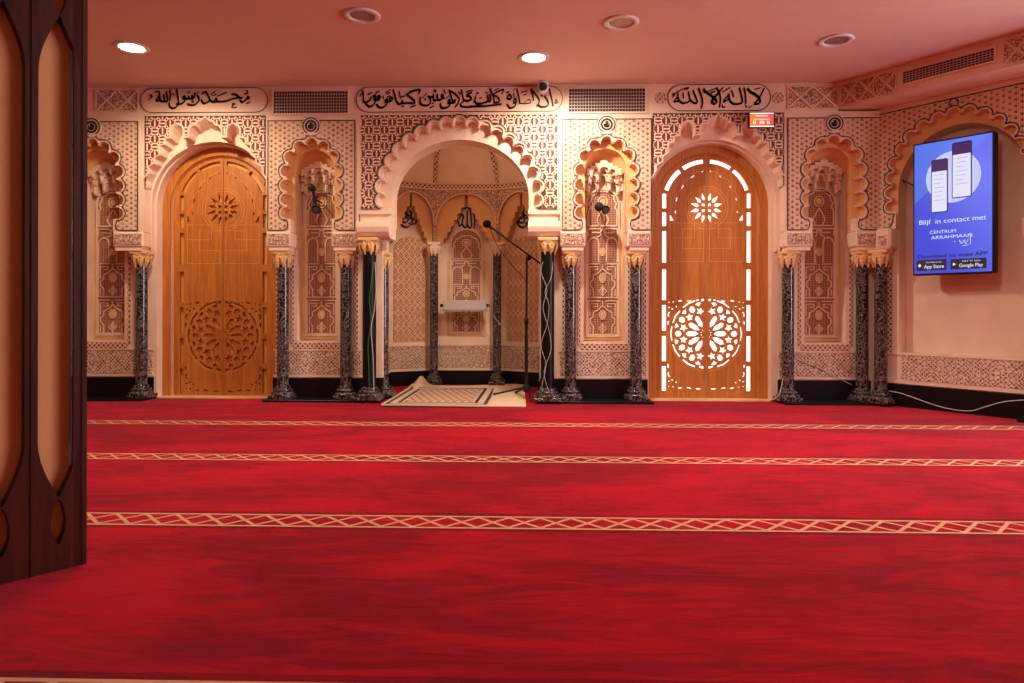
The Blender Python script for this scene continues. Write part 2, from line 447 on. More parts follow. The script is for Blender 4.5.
# lower wall + second plate as one masonry slab with openings cut from below
def masonry(x0, x1, cuts, y0, y1, zb, zt):
    """outline running along the bottom, notched by the openings (cut from the floor)"""
    out = [(x0, zt), (x0, zb)]
    for c in sorted(cuts, key=lambda c: c[0][0]): out += c
    out += [(x1, zb), (x1, zt)]; return MB().plate(out, [], y0, y1)
mbar_r = FM.u(531.5)-MXF
cuts = []
for k in ('B', 'F'):
    cx, r, zz = door_geom(k); cuts.append(arch_hole(cx, r-.005, zz, 0))
MRX = (off(69)); MRZ = FM.z(137)-FM.z(190)
mz0 = FM.z(196)
JL, JR, zj = FM.u(386, DN), FM.u(540.5, DW), FM.z(225, 459)
cuts.append([(JL, 0), (JL, zj), (MXF-MRX, zj), (MXF-MRX, mz0)]+arc(MXF, mz0, MRX, 180, 0, 32, FM.z(137)-mz0)+[(MXF+MRX, mz0), (MXF+MRX, zj), (JR, zj), (JR, 0)])
slab = masonry(XL, XR+.1, cuts, DW, DN, 0, CEIL)
holes = []
for k, (cx, s) in bays.items():
    if s: holes.append([(cx-HW*s, Z_SILL)]+[(cx+HW*s, Z_SILL)]+arc(cx, ZT_N, HW*s, 0, 180, 20))
# rebuild with holes
out = [(XL, CEIL), (XL, 0)]
for c in sorted(cuts, key=lambda c: c[0][0]): out += c
out += [(XR+.1, 0), (XR+.1, CEIL)]
MB().plate(out, holes, DW, DN).build('masonry', M['plaster'], wall)
# second plate (upper) between front plates and masonry, full width, same openings but from impost up
def upper_plate(x0, x1, hole, y0, y1, zb, zt=None):
    o = [(x0, zt or Z_FR), (x0, zb)]+hole+[(x1, zb), (x1, zt or Z_FR)]
    return MB().plate(o, [], y0, y1)
# ---------------------------------------------------------------- frieze
frz = MB().box(XL, FM.u(838), 0, DW, Z_FR, CEIL).build('frieze', M['plaster'], wall)
def px_box(px0, py0, px1, py1, d0, d1, pm=None, fr=FM):
    m = (px0+px1)/2 if pm is None else pm
    return fr.u(px0, d0), fr.u(px1, d0), d0, d1, fr.z(py1, m), fr.z(py0, m)
def x_panel(px0, px1, py0, py1, n, fr, parent, dd=0):
    x0, x1 = fr.u(px0, dd), fr.u(px1, dd); z0, z1 = fr.z(py1, (px0+px1)/2, dd), fr.z(py0, (px0+px1)/2, dd)
    MB().box(x0, x1, dd-.004, dd, z0, z1).build('carved_panel', M['floral'], parent)
    g = MB(); w = (x1-x0)/n; lw = .014
    for i in range(n):
        a = x0+i*w; b = a+w
        g.ribbon([(a, z0), (b, z1)], lw, dd-.012, dd-.004); g.ribbon([(a, z1), (b, z0)], lw, dd-.0125, dd-.004)
    g.ribbon([(x0, z0), (x1, z0), (x1, z1), (x0, z1)], .008, dd-.011, dd-.004, True)
    g.build('lattice_moulding', M['plaster'], parent)
x_panel(96, 138, 90, 111, 2, FM, wall); x_panel(787, 837, 86.5, 108.5, 2, FM, wall)
# ---------------------------------------------------------------- front plates, niches
def lobes_niche(s):
    L = [(25, 213), (25.3, 199.5), (25.3, 185.4), (25, 171), (21, 157), (11.5, 147), (0, 143.5)]
    R_ = [(off(x)*s, zc(y)) for x, y in L]
    return [(-x, z) for x, z in R_]+R_[-2::-1]
tracery_x = off(17)
def tracery(parent, y, s=1.0, fr_z=None, gold=True):
    """carved panel with interlaced ridges, local x about the axis; z from zc()"""
    X = lambda v: off(v)*s
    Z = fr_z or zc
    top = [(-18, 336), (18, 336), (18, 200)]+[]
    MB().box(-X(20.5), X(20.5), y, y+.01, Z(341), Z(224)).build('panel_field', M['gold'], parent)
    g = MB(); o = [(-X(16.5), Z(336.5)), (X(16.5), Z(336.5)), (X(16.5), Z(200))]+arc(0, Z(200), X(16.5), 0, 180, 16)+[(-X(16.5), Z(200))]
    g.plate(o, [], y-.006, y); g.build('hatched_ground', M['hatch'], parent)
    t = MB(); W = .0105; y0, y1 = y-.016, y-.006
    def L(pts, w=W, closed=False, sym=True):
        P = [(X(a), Z(b)) for a, b in pts]
        t.ribbon(P, w, y0, y1, closed)
        if sym: t.ribbon(mirror(P), w, y0-.0005, y1, closed)
    t.ribbon(o, W*1.3, y0-.001, y1, True)
    def cart(t0):
        L([(-3, t0+1.5), (-15, t0+1.5), (-15, t0+36.5), (-1, t0+36.5)])
        L([(-9.5, t0+36.5), (-9.5, t0+28), (-12.5, t0+24.5), (-12.5, t0+20), (-9.5, t0+18), (-9.5, t0+13.5), (-5, t0+11), (0, t0+6.5), (0, t0+2)])
        L([(-13, t0+17), (-13, t0+4.5), (-5, t0+4.5), (-5, t0+7.5), (-9.5, t0+7.5)], W*.8)
        L([(-12.8, t0+34.5), (-12.8, t0+27.5)], W*.8)
        L([(0, t0+24), (0, t0+37)], W*.8, sym=False)
        for a, b in ((0, 27), (0, 33), (-2.6, 30), (2.6, 30)): t.ribbon([(X(a+p), Z(t0+b-q)) for p, q in ((-1.6, 0), (0, 1.9), (1.6, 0), (0, -1.9))], W*.6, y0-.001, y1, True)
        t.ribbon([(X(x), Z(t0+16+z)) for x, z in circ(0, 0, 3.4, 12, 4.9)], W*.7, y0-.001, y1, True)
    cart(298.5); cart(260)
    # middle: two little arches under a bar, upper: cusped arch with an eye
    L([(-15, 260), (-15, 240), (-13, 236), (-9, 234), (-5, 236), (-4, 241), (-4, 260)])
    L([(-15, 232), (-15, 225), (-2, 225), (-2, 229), (-11, 229)])
    L([(0, 224), (-2.5, 232), (-6, 234)])
    L([(-14.5, 222), (-14.5, 206), (-12.5, 203), (-14, 199), (-11.5, 195), (-11, 191), (-7.5, 189.5), (-4.5, 186.5), (0, 186)])
    L([(-14.5, 222), (14.5, 222)], sym=False)
    L([(0, 204), (-3.5, 210), (-6, 216), (-3, 222)])
    t.ribbon([(X(x), Z(197+z)) for x, z in circ(0, 0, 4.6, 14, 5.4)], W*.8, y0-.001, y1, True)
    t.ribbon([(X(x), Z(249+z)) for x, z in circ(0, 0, 2.8, 12, 4)], W*.6, y0-.001, y1, True)
    t.build('interlaced_tracery', M['plaster'], parent)
    for a, b, r, q in ((0, 314.5, 2.7, 4), (0, 276, 2.7, 4), (0, 249, 2, 3), (0, 197, 2.8, 3.4)):
        MB().plate([(X(a+x), Z(b+z)) for x, z in circ(0, 0, r, 12, q)], [], y0+.002, y1).build('gilded_drop', M['gold'], parent)
def muqarnas(parent, s):
    X = lambda v: off(v)*s
    hood = MB(); R = HW*s
    # concave hood behind the arch: quarter sphere-like lining
    N, K = 18, 8; vs = []
    for k in range(K+1):
        a = k/K
        for i in range(N+1):
            th = pi*i/N; rr = R*1.02*(1-.86*a**1.6)
            vs.append((rr*cos(th), DW-.03+(DN-DW+.02)*a**.8, ZT_N+rr*sin(th)-.10*a))
    hood.add(vs, [(k*(N+1)+i, k*(N+1)+i+1, (k+1)*(N+1)+i+1, (k+1)*(N+1)+i) for k in range(K) for i in range(N)], True)
    hood.build('hood', M['cove'], parent)
    g = MB()
    # three stepped tiers, each with a stalactite edge
    tiers = [(.20, .235, 17.5, 160, [(0, 163), (4, 164.5), (4, 169), (6.5, 169), (6.5, 165.5), (10, 166), (11.5, 168.5), (11.5, 174), (14, 174), (14, 171), (17.5, 172)]),
             (.237, .272, 19, 166, [(0, 165), (3, 168), (3, 171), (4.5, 171.5), (4.5, 178), (8, 178), (8, 172.5), (11, 171), (12.5, 174), (12.5, 180), (16, 180), (16, 176), (19, 177)]),
             (.274, .315, 20, 172, [(0, 167.5), (2, 171), (2.6, 176), (4.6, 178), (4.6, 187), (7.6, 187), (7.6, 180), (9.5, 178.5), (11, 176), (12.5, 179), (13.5, 184), (13.5, 190), (17, 190), (17, 186), (20, 187)])]
    for y0, y1, w, top, low in tiers:
        lo = [(X(x), zc(v)) for x, v in low]; zt = zc(top)
        up = [(X(w), zt-.045), (X(w*.8), zt-.045), (X(w*.8), zt-.02), (X(w*.52), zt-.02), (X(w*.52), zt+.005), (X(w*.22), zt+.005), (X(w*.22), zt+.025), (0, zt+.032)]
        P = lo+up; g.plate(P+[(-x, z) for x, z in P[::-1] if abs(x) > 1e-6], [], y0, y1)
    def pendant(dx, yt, yb, y, w):
        x = X(dx); z1, z0 = zc(yt), zc(yb); a = X(w); n = 6
        ring = lambda z, q: [(x+a*q*cos(pi/6+i*pi/3), y+a*.8*q*sin(pi/6+i*pi/3), z) for i in range(n)]
        rs = [ring(z1, 1), ring(z0+.012, 1), ring(z0, .5)]; vs = [p for r in rs for p in r]
        g.add(vs, [(k*n+i, k*n+(i+1) % n, (k+1)*n+(i+1) % n, (k+1)*n+i) for k in range(2) for i in range(n)]+[tuple(range(n)), tuple(2*n+i for i in range(n))])
    for y, yt, yb, w, xs in ((.195, 164, 168, 1.5, (-5.2, 5.2)), (.195, 168, 173, 1.5, (-12.7, 12.7)), (.232, 170, 177, 1.7, (-6.2, 6.2)), (.232, 173, 179, 1.7, (-14.2, 14.2)), (.268, 178, 186, 1.5, (-6.1, 6.1)), (.268, 181, 189, 1.7, (-15.2, 15.2))):
        for dx in xs: pendant(dx, yt, yb, y, w)
    g.build('muqarnas', M['plaster'], parent)
def scribble(mb, cx, cz, r, y0, y1, w, kind=0):
    S = [[(-.7, .1), (-.5, -.5), (0, -.65), (.5, -.5), (.6, .3)], [(.15, -.5), (.2, .5)], [(-.15, -.5), (-.15, .35)], [(-.5, -.3), (-.35, .1), (-.15, -.1)], [(-.3, .6), (0, .75), (.35, .6)]]
    for s_ in S: pen(mb, [(cx+x*r, cz+z*r) for x, z in s_], w, y0, y1, 50, .5, 3)
def medallion(parent, cx, z, s=1):
    r = off(7.6)*s
    MB().plate(circ(cx, z, r*1.25, 28), [], -.012, -.003).build('medallion', M['plaster'], parent)
    g = MB(); g.ribbon(circ(cx, z, r*.66, 24), .016, -.018, -.012, True)
    g.ribbon(arc(cx, z, r*1.08, -50, 235, 30), .006, -.0155, -.0125)
    g.ribbon(arc(cx, z, r*1.02, -60, 250, 30)+[(cx+r*.2, z-r*1.45), (cx+r*.9, z-r*1.9)][:0], .006, -.016, -.012)
    scribble(g, cx, z, r*.5, -.018, -.012, .013); g.build('medallion_script', M['black'], parent)
def impost(parent, x0, x1, name='impost_block'):
    b = MB(); b.box(x0, x1, -.012, DW, zc(247), Z_IMP, .012); b.box(x0+.02, x1-.02, .0, DW, Z_COL, zc(247), 0)
    o = b.build(name, M['plaster'], parent)
    MB().box(x0+.014, x1-.014, -.017, -.010, zc(244.5), zc(234), 0).build('carved_band', M['floral'], o)
    return o
def niche(key, label):
    cx, s = bays[key]; xa, xb = nb[key]
    t = empty('arched_niche', (cx, D, 0), 0, label, 'niche')
    a, b = xa-cx, xb-cx
    L = lobes_niche(s); fo = foil(L, off(5.5)*s, 128, 10)
    foot = off(20.5)*s
    zb = Z_IMP
    O = [(-foot, zb), (-foot, zc(219))]+fo+[(foot, zc(219)), (foot, zb)]
    # back edge of the coves: same line pulled toward the plain arch
    def pull(p, k=.10):
        x, z = p
        if z < ZT_N: q = (math.copysign(foot, x), z)
        else: l = hypot(x, z-ZT_N); q = (x/l*foot, ZT_N+(z-ZT_N)/l*foot)
        return (x+(q[0]-x)*k, z+(q[1]-z)*k)
    B = [O[0], O[1]]+[pull(p) for p in fo]+[O[-2], O[-1]]
    m = MB()
    m.plate([(a, Z_FR), (a, zb)]+O+[(b, zb), (b, Z_FR)], [], 0, .006)
    m.plate([(a, Z_FR), (a, zb)]+[(-foot-.003, zb), (-foot-.003, zc(219))]+[(p[0]*1.004, p[1]+.001) for p in [pull(q, -.01) for q in fo]]+[(foot+.003, zc(219)), (foot+.003, zb), (b, zb), (b, Z_FR)], [], .006, T1)
    m.build('scalloped_arch', M['plaster'], t)
    MB().strip(fo, [pull(p) for p in fo], .004, T1).build('cove', M['cove'], t)
    hole = [(-foot, zb), (-foot, ZT_N)]+arc(0, ZT_N, foot, 180, 0, 20)[1:-1]+[(foot, ZT_N), (foot, zb)]
    w2 = foot+off(15)
    MB().plate([(-w2, Z_FR-.01), (-w2, zb)]+hole+[(w2, zb), (w2, Z_FR-.01)], [], T1, T2-.002).build('inner_arch', M['cove'], t)
    for x0_, x1_ in ((a, -w2), (w2, b)): MB().box(x0_, x1_, T1+.001, T2-.002, zb, Z_FR-.01).build('pier_filling', M['plaster'], t)
    # carved spandrel, black outline
    pl, pr = (-off(43.3), off(43.8))
    if key == 'G': pr = b-.001; pl = a+off(2.2)
    if key == 'A': pl = -off(45); pr = off(46.5)
    zt, zp = zc(120.8 if key != 'X' else 118), zc(230.3)
    fo2 = foil(L, off(7.8)*s)
    tail = [(off(24.5)*s, zc(220.5)), (off(23.3)*s, zc(224)), (off(23.8)*s, zc(227.5)), (off(26)*s, zc(229.8)), (off(29)*s, zp)]
    line = mirror(tail)[::-1]+fo2+tail
    MB().plate([(pl, zt), (pl, zp)]+line+[(pr, zp), (pr, zt)], [], -.004, 0).build('carved_spandrel', M['star'], t)
    g = MB(); g.ribbon(line, .006, -.010, -.003)
    P = [(line[0][0], zp), (pl, zp), (pl, zt), (pr, zt)]+([(pr, zp), (line[-1][0], zp)] if key != 'G' else [])
    g.ribbon(P, .0075, -.0095, -.003)
    if key == 'G': g.ribbon([(pr, zp), (line[-1][0], zp)], .0075, -.0095, -.003)
    g.build('black_outline', M['black'], t)
    w = MB(); w.ribbon(foil(L, off(6.2)*s), .007, -.010, 0); w.build('scalloped_rim', M['plaster'], t)
    medallion(t, 0, zc(126.3), s)
    muqarnas(t, s)
    # niche back and carved panel
    MB().box(-foot-.03, foot+.03, DN, DN+.03, Z_SILL-.02, Z_FR-.05).build('niche_back', M['plaster'], t)
    tracery(t, DN-.012, s)
    # imposts
    impost(t, a, -foot); impost(t, foot, b)
    # narrow carved borders on the lower wall beside the opening, dado, plinth
    lo = MB()
    for sx in (-1, 1):
        e = foot+.045
        lo.box(sx*e-.012, sx*e+.012, DW-.006, DW, zc(345), Z_COL+.0)
        e2 = foot+.185
        if abs(sx*e2) < (b if sx > 0 else -a)-.02: lo.box(sx*e2-.014, sx*e2+.014, DW-.006, DW, zc(378), Z_COL)
    lo.box(-foot-.03, foot+.03, DW-.006, DW, zc(350), zc(344))
    lo.build('carved_border', M['border'], t)
    MB().box(a+.015, b-.015, DW-.008, DW, zc(376), zc(352.5)).build('carved_dado', M['dado'], t)
    for q0, q1 in ((379, 376.5), (351.8, 350.4)): MB().box(a, b, DW-.012, DW, zc(q0), zc(q1)).build('dado_moulding', M['plaster'], t)
    pb = MB(); pb.box(a, b, DW-.02, DW, 0, zc(380)); pb.box(a-.02, b+.02, -.06, DW, 0, .022, .005)
    tag(pb.build('plinth', M['plinth'], t), 'black stone plinth')
    return t
niche('A', 'carved arched wall niche at far left, half hidden by the dark wooden pillar')
niche('C', 'carved arched wall niche right of the closed oak door, with a two-headed lamp inside')
niche('E', 'brightly lit carved wall niche left of the backlit door, with round lamp heads inside')
niche('G', 'arched wall niche with carved panel right of the backlit door, by the room corner')

# ---------------------------------------------------------------- door bays
def offset(pts, d):
    out = []; n = len(pts)
    for i, p in enumerate(pts):
        a = pts[max(i-1, 0)]; b = pts[min(i+1, n-1)]
        d1 = Vector((p[0]-a[0], p[1]-a[1])); d2 = Vector((b[0]-p[0], b[1]-p[1]))
        n1 = Vector((-d1.y, d1.x)).normalized() if d1.length > 1e-9 else None; n2 = Vector((-d2.y, d2.x)).normalized() if d2.length > 1e-9 else None
        if n1 is None: n1 = n2
        if n2 is None: n2 = n1
        m = n1+n2; m = m.normalized() if m.length > .3 else n1; k = 1/max(.6, m.dot(n1)); out.append((p[0]+m.x*d*k, p[1]+m.y*d*k))
    return out
def kite(c, th, r0, r1, w): 
    a = radians(th); P = [(r0, 0), (r0+(r1-r0)*.28, w), (r1, 0), (r0+(r1-r0)*.28, -w)]
    return [(c[0]+x*cos(a)-y*sin(a), c[1]+x*sin(a)+y*cos(a)) for x, y in P]
def polar_shape(c, R, r, th, pts):
    a = radians(th); return [(c[0]+R*((r+x)*cos(a)-y*sin(a)), c[1]+R*((r+x)*sin(a)+y*cos(a))) for x, y in pts]
def leaf_holes():
    """cut-outs of the right leaf, px about the seam; z positive up, relative to arch centre line y=206"""
    Y = lambda y: 206-y
    Hs = []
    for a, b in ((193, 208), (212, 226), (231, 263), (270, 301), (306, 332), (337.5, 363), (368, 393)):
        Hs.append([(40.3, Y(b)), (44.6, Y(b)), (44.6, Y(a)), (40.3, Y(a))])
    cz = Y(203)
    for a0, a1 in ((4.5, 34), (39, 72)):
        Hs.append(arc(0, cz, 44.6, 90-a0, 90-a1, 6)+arc(0, cz, 40.3, 90-a1, 90-a0, 6))
    for x, y, th, l in ((4.2, 170.7, -30, 1.6), (14, 176, -38, 3), (24, 186.3, -58, 3), (30, 199, -75, 3.2), (31, 211.7, -90, 2.4)):
        a = radians(th); Hs.append([(x+p*cos(a)-q*sin(a), Y(y)+p*sin(a)+q*cos(a)) for p, q in ((-l, 0), (0, 1), (l, 0), (0, -.8))])
    Hs.append([(32.5, Y(220.5)), (36.8, Y(220.5)), (36.8, Y(213.5))])
    for th in (15, 45, 75, -15, -45, -75): 
        k = kite((0.3, Y(207.4)), th, 7, 16.8, 2.1)
        if min(p[0] for p in k) < .7: k = [(max(p[0], 1.4), p[1]) for p in k]
        Hs.append(k)
    for s_ in (-1, 1): Hs.append([(1.4, Y(207.4)+s_*1.2), (5, Y(207.4)+s_*2), (4.6, Y(207.4)+s_*4.6), (1.4, Y(207.4)+s_*4)])
    c = (0, Y(335)); R = 36.4
    for th in (0, 30, 60, -30, -60):
        Hs.append(polar_shape(c, R, 0, th, [(.20, 0), (.31, .067), (.50, .067), (.57, 0), (.50, -.067), (.31, -.067)]))
        Hs.append(polar_shape(c, R, .77, th, [(-.10, 0), (-.05, .075), (.05, .075), (.10, 0), (.05, -.075), (-.05, -.075)]))
        Hs.append(polar_shape(c, R, 0, th, [(.925, -.19), (.955, 0), (.925, .19), (.965, .205), (1.0, 0), (.965, -.205)]))
    for th in (15, 45, 75, -15, -45, -75):
        st = [(.125*(1 if i % 2 == 0 else .45)*cos(radians(180+36*i)), .125*(1 if i % 2 == 0 else .45)*sin(radians(180+36*i))) for i in range(10)]
        Hs.append(polar_shape(c, R, .645, th, st))
        Hs.append(polar_shape(c, R, .85, th, [(-.075, 0), (-.02, .045), (.01, .09), (.045, .03), (.045, -.03), (.01, -.09), (-.02, -.045)]))
        Hs.append(polar_shape(c, R, .135, th, [(-.035, 0), (0, .016), (.035, 0), (0, -.016)]))
    for s_ in (-1, 1): Hs.append([(2.2, c[1]+s_*33.2), (6.8, c[1]+s_*32.4), (7.2, c[1]+s_*34), (2.4, c[1]+s_*35.8)])
    # corner scrolls
    def scroll(ox, oy, fx, fy):
        S = [[(-4, 4), (-1, 5.4), (2, 4.6), (3, 3.8), (0, 3.6)], [(6, 5), (8, 3.0), (11, 2.6), (12.6, 5), (10.8, 3.8), (8.6, 4.1)], [(15.5, 3.6), (18, 4.6), (21, 3.4), (18, 2.6)],
             [(24, 2.4), (26, 1.4), (25.6, 3.6)], [(28.5, 1), (30.5, 1.8), (29.5, 3.2)], [(20.5, -2), (23, -1.2), (22.4, -3.6)], [(24.5, -4.4), (27, -3.6), (26.6, -6)], [(28, -3), (30.3, -2.2), (30, -4.6)], [(27.5, -7.5), (30.3, -8), (31, -11.5), (28.6, -14), (29.3, -11), (29, -9)],
             [(29.2, -16), (31.4, -18), (30.6, -22), (29.4, -19.5)]]
        for p in S: Hs.append([(ox+fx*x, oy+fy*y) for x, y in p])
    scroll(8, Y(305.3), 1, 1); scroll(8, Y(386.5), 1, -1)
    # keep clear of the seam
    return [[(max(x, 1.2), y) for x, y in h] for h in Hs]
LH = leaf_holes()
def shrink_fix(holes): return holes
def door(key, idx, backlit):
    cx, r, zcn = door_geom(key); s = r/61.0; px = doors[key][0]
    t = tag(empty('door_%d' % idx, (cx, D+DD, 0)), kind='structure')
    rl = 52.5*s
    P = lambda pts: [(x*s, zcn+z*s) for x, z in pts]
    zb = .012
    fr = MB(); fr.plate([(-r, zb), (-rl, zb), (-rl, zcn)]+arc(0, zcn, rl, 180, 0, 30)[1:]+[(rl, zb), (r, zb), (r, zcn)]+arc(0, zcn, r, 0, 180, 30)[1:], [], -.02, .05)
    fr.strip([(-rl+.02, zb)]+arc(0, zcn, rl-.02, 180, 0, 30)+[(rl-.02, zb)], [(-rl+.002, zb)]+arc(0, zcn, rl-.002, 180, 0, 30)+[(rl-.002, zb)], .0095, -.012)
    fr.build('door_frame', M['oak'], t)
    for side in (1, -1):
        o = [(.6*s*side*.4, zb)]+([(rl*side, zb), (rl*side, zcn)]+[(x*side, z) for x, z in arc(0, zcn, rl, 0, 90, 20)][1:])
        o[-1] = (o[0][0], zcn+rl)
        hs = [[(x*side, z) for x, z in P(h)] for h in LH]
        lf = MB().plate(o, hs, .01, .04).build('door_leaf', M['oak'], t)
        g = MB()
        for pts in ([(3, 17.5-206+206)],):
            pass
        L = lambda pts, w=.0045, cl=False: g.ribbon([(x*s*side, zcn+(206-y)*s) for x, y in pts], w, .008, .012, cl)
        L([(3, 223), (36.5, 223), (36.5, 262), (3, 262)], cl=True)
        L([(3, 229), (24, 229), (24, 249), (3, 249)]); L([(12, 223), (12, 238), (36, 238)])
        g.ribbon([(x*s*side, zcn+(206-y)*s) for x, y in [(2, 167)]+[(a, b) for a, b in ((5, 171), (9, 171), (13, 174), (16, 178), (21, 179), (24, 184), (25, 189), (30, 193), (31, 199), (32, 205), (36, 209), (37, 213))]], .0045, .008, .012)
        g.ribbon([(x*s*side, z) for x, z in ((p[0], zcn-1.4*s+p[1]*s) for p in arc(0, 0, 21.5, 88, -88, 24))], .0045, .008, .012)
        g.ribbon([(x*s*side, z) for x, z in ((p[0], zcn-1.4*s+p[1]*s) for p in arc(0, 0, 18.8, 87, -87, 24))], .0045, .008, .012)
        g.ribbon([(x*s*side, z) for x, z in ((p[0], zcn-129*s+p[1]*s) for p in arc(0, 0, 37.8, 87, -87, 30))], .004, .008, .012)
        g.build('engraved_line', M['oak_line'], lf)
    if backlit:
        m = Mat('backlit_glass', (.9, .88, .85), .3, emis=(1, .93, .86), estr=1.6).m
    else:
        m = Mat('ochre_glass', srgb(222, 160, 78), .25).m
    MB().plate([(-r+.01, zb), (r-.01, zb), (r-.01, zcn)]+arc(0, zcn, r-.01, 0, 180, 24), [], .044, .05).build('glass_pane', m, t)
    MB().box(-r-.02, r+.02, -.12, .05, 0, .012).build('door_sill', M['gold'], t)
    return t
door('B', 1, False); door('F', 2, True)
def door_bay(key):
    xa, xb = nb[key]; cx, r, zcn = door_geom(key); mid = (xa+xb)/2; hw = (xb-xa)/2
    k = hw/off(61)
    H_ = [(60.3, 186), (60.3, 179), (56, 172), (55.7, 166.4), (50, 163), (49.8, 157.6), (44.7, 153.9), (44.7, 145), (39.6, 143.7), (39.6, 138.4), (34.2, 137.2), (34.2, 129), (32, 125.2), (28, 123.4), (24, 125.2), (22, 129), (22, 137),
          (16, 137), (15.6, 129), (13.4, 125.6), (9.2, 124.8), (7.6, 121.4), (3.4, 120), (0, 116.6)]
    R_ = [(off(x)*k, zc(y)-.004) for x, y in H_]; fo = mirror(R_)+R_[-2::-1]
    zs = zc(190)
    def pull(p, kk=.36):
        x, z = p; X0 = x+mid-cx; zz = max(z, zcn); l = hypot(X0, z-zcn) or 1
        rr_ = r+.02
        q = (cx-mid+X0/l*rr_, zcn+(z-zcn)/l*rr_)
        return (x+(q[0]-x)*kk, z+(q[1]-z)*kk)
    O = fo; B = [pull(p) for p in fo]
    a, b = xa-mid, xb-mid
    t = empty('door_surround', (mid, D, 0), 0, {'B': 'carved plaster arch surround framing the closed oak door on the left', 'F': 'carved plaster arch surround framing the backlit oak door on the right'}[key], 'arch surround')
    e = O[0]; e2 = O[-1]
    O2 = [(a, Z_FR), (a, zs)]+O+[(b, zs), (b, Z_FR)]; B2 = [(a, Z_FR), (a, zs)]+B+[(b, zs), (b, Z_FR)]
    MB().plate([(a, Z_FR), (a, O[0][1])]+O+[(b, O[-1][1]), (b, Z_FR)], [], 0, .01).build('scalloped_arch', M['plaster'], t)
    MB().strip(O, B, 0, T1+.03).build('cove', M['plaster'], t)
    # inner plate with the plain round arch
    hx = cx-mid; rin = r+.012
    zb = Z_COL
    oo = [(a, Z_FR), (a, zb), (max(a+.002, hx-rin), zb), (max(a+.002, hx-rin), zcn)]+[(min(max(x, a+.002), b-.002), z) for x, z in arc(hx, zcn, rin, 180, 0, 30)[1:-1]]+[(min(b-.002, hx+rin), zcn), (min(b-.002, hx+rin), zb), (b, zb), (b, Z_FR)]
    MB().plate(oo, [], T1+.03, T2-.002).build('inner_arch', M['plaster'], t)
    fo2 = [(min(max(x, a+off(2.4)), b-off(2.4)), min(z, zc(116.6))) for x, z in offset(fo, off(1.8))]
    fo2 = [p for i, p in enumerate(fo2) if i == 0 or hypot(p[0]-fo2[i-1][0], p[1]-fo2[i-1][1]) > 1e-4]
    pa, pb = a+off(2), b-off(2)
    MB().plate([(pa, zc(116)), (pa, fo2[0][1])]+fo2+[(pb, fo2[-1][1]), (pb, zc(116))], [], -.004, 0).build('carved_spandrel', M['weave'], t)
    g = MB(); g.ribbon([(pa-.004, fo2[0][1]), (pa-.004, zc(115.6)), (pb+.004, zc(115.6)), (pb+.004, fo2[-1][1])], .004, -.008, 0); g.build('black_outline', M['black'], t)
    rim = [(x, min(z, zc(115.8))) for x, z in offset(fo, off(.8))[1:-1]]
    MB().ribbon(rim, .009, -.010, 0).build('scalloped_rim', M['plaster'], t)
    return t
door_bay('B'); door_bay('F')

# ---------------------------------------------------------------- mihrab
MI = empty('mihrab', (MXF, D, 0), 0, 'deep prayer niche with a wide scalloped arch in the middle of the wall', 'prayer niche')
def zm(py): return FM.z(py, 459)
mo = lambda dx: FM.u(458.9+dx)-FM.u(458.9)
ml = [(77.2, 200.5), (77.6, 186.5), (74, 173), (67.9, 161), (60, 149.5), (50.2, 140.6), (38, 133), (25.7, 127.6), (13.3, 124.3), (0, 123)]
ML = [(mo(x), zm(y)) for x, y in ml]; ML = mirror(ML[:-1])+[ML[-1]]+ML[-2::-1]
a, b = nb['D'][0]-MXF, nb['D'][1]-MXF
zb = zm(209.5)
fo = foil(ML, mo(5.7), 125, 11)
fx = mo(71)
O = [(-fx, zb), (-fx, zm(206.5))]+fo+[(fx, zm(206.5)), (fx, zb)]
ax_, az_ = MRX, FM.z(137)-mz0
def inner_pt(p, k):
    x, z = p; l = hypot(x/ax_, max(0, z-mz0)/az_) or 1
    q = (math.copysign(ax_, x), z) if z < mz0 else (x/l, mz0+(z-mz0)/l)
    return (x+(q[0]-x)*k, z+(q[1]-z)*k)
B = [(O[0][0]-.003, O[0][1]), (O[1][0]-.003, O[1][1])]+[inner_pt(p, .12) for p in fo]+[(O[-2][0]+.003, O[-2][1]), (O[-1][0]+.003, O[-1][1])]
MB().plate([(a, Z_FR), (a, zb)]+O+[(b, zb), (b, Z_FR)], [], 0, .012).plate([(a, Z_FR), (a, zb)]+B+[(b, zb), (b, Z_FR)], [], .0125, T1-.001).build('scalloped_arch', M['plaster'], MI)
MB().strip(fo, B[2:-2], .002, T1).build('cove', M['plaster'], MI)
hole = [(-ax_, zb), (-ax_, mz0)]+arc(0, mz0, ax_, 180, 0, 36, az_)[1:-1]+[(ax_, mz0), (ax_, zb)]
MB().plate([(a, Z_FR), (a, zb)]+hole+[(b, zb), (b, Z_FR)], [], T1, T2-.002).build('inner_arch', M['plaster'], MI)
line = foil(ML, mo(8.6)); line = [(-mo(79), zm(208.8))]+line+[(mo(79), zm(208.8))]
pa, pb = mo(-98.2), mo(98)
MB().plate([(pa, zm(115)), (pa, zm(208.8))]+line+[(pb, zm(208.8)), (pb, zm(115))], [], -.004, 0).build('carved_spandrel', M['weave'], MI)
g = MB(); g.ribbon([(pa, zm(208.8))]+line+[(pb, zm(208.8))], .0075, -.010, -.003); g.build('black_outline', M['black'], MI)
MB().ribbon(foil(ML, mo(6.6)), .008, -.012, 0).build('scalloped_rim', M['plaster'], MI)
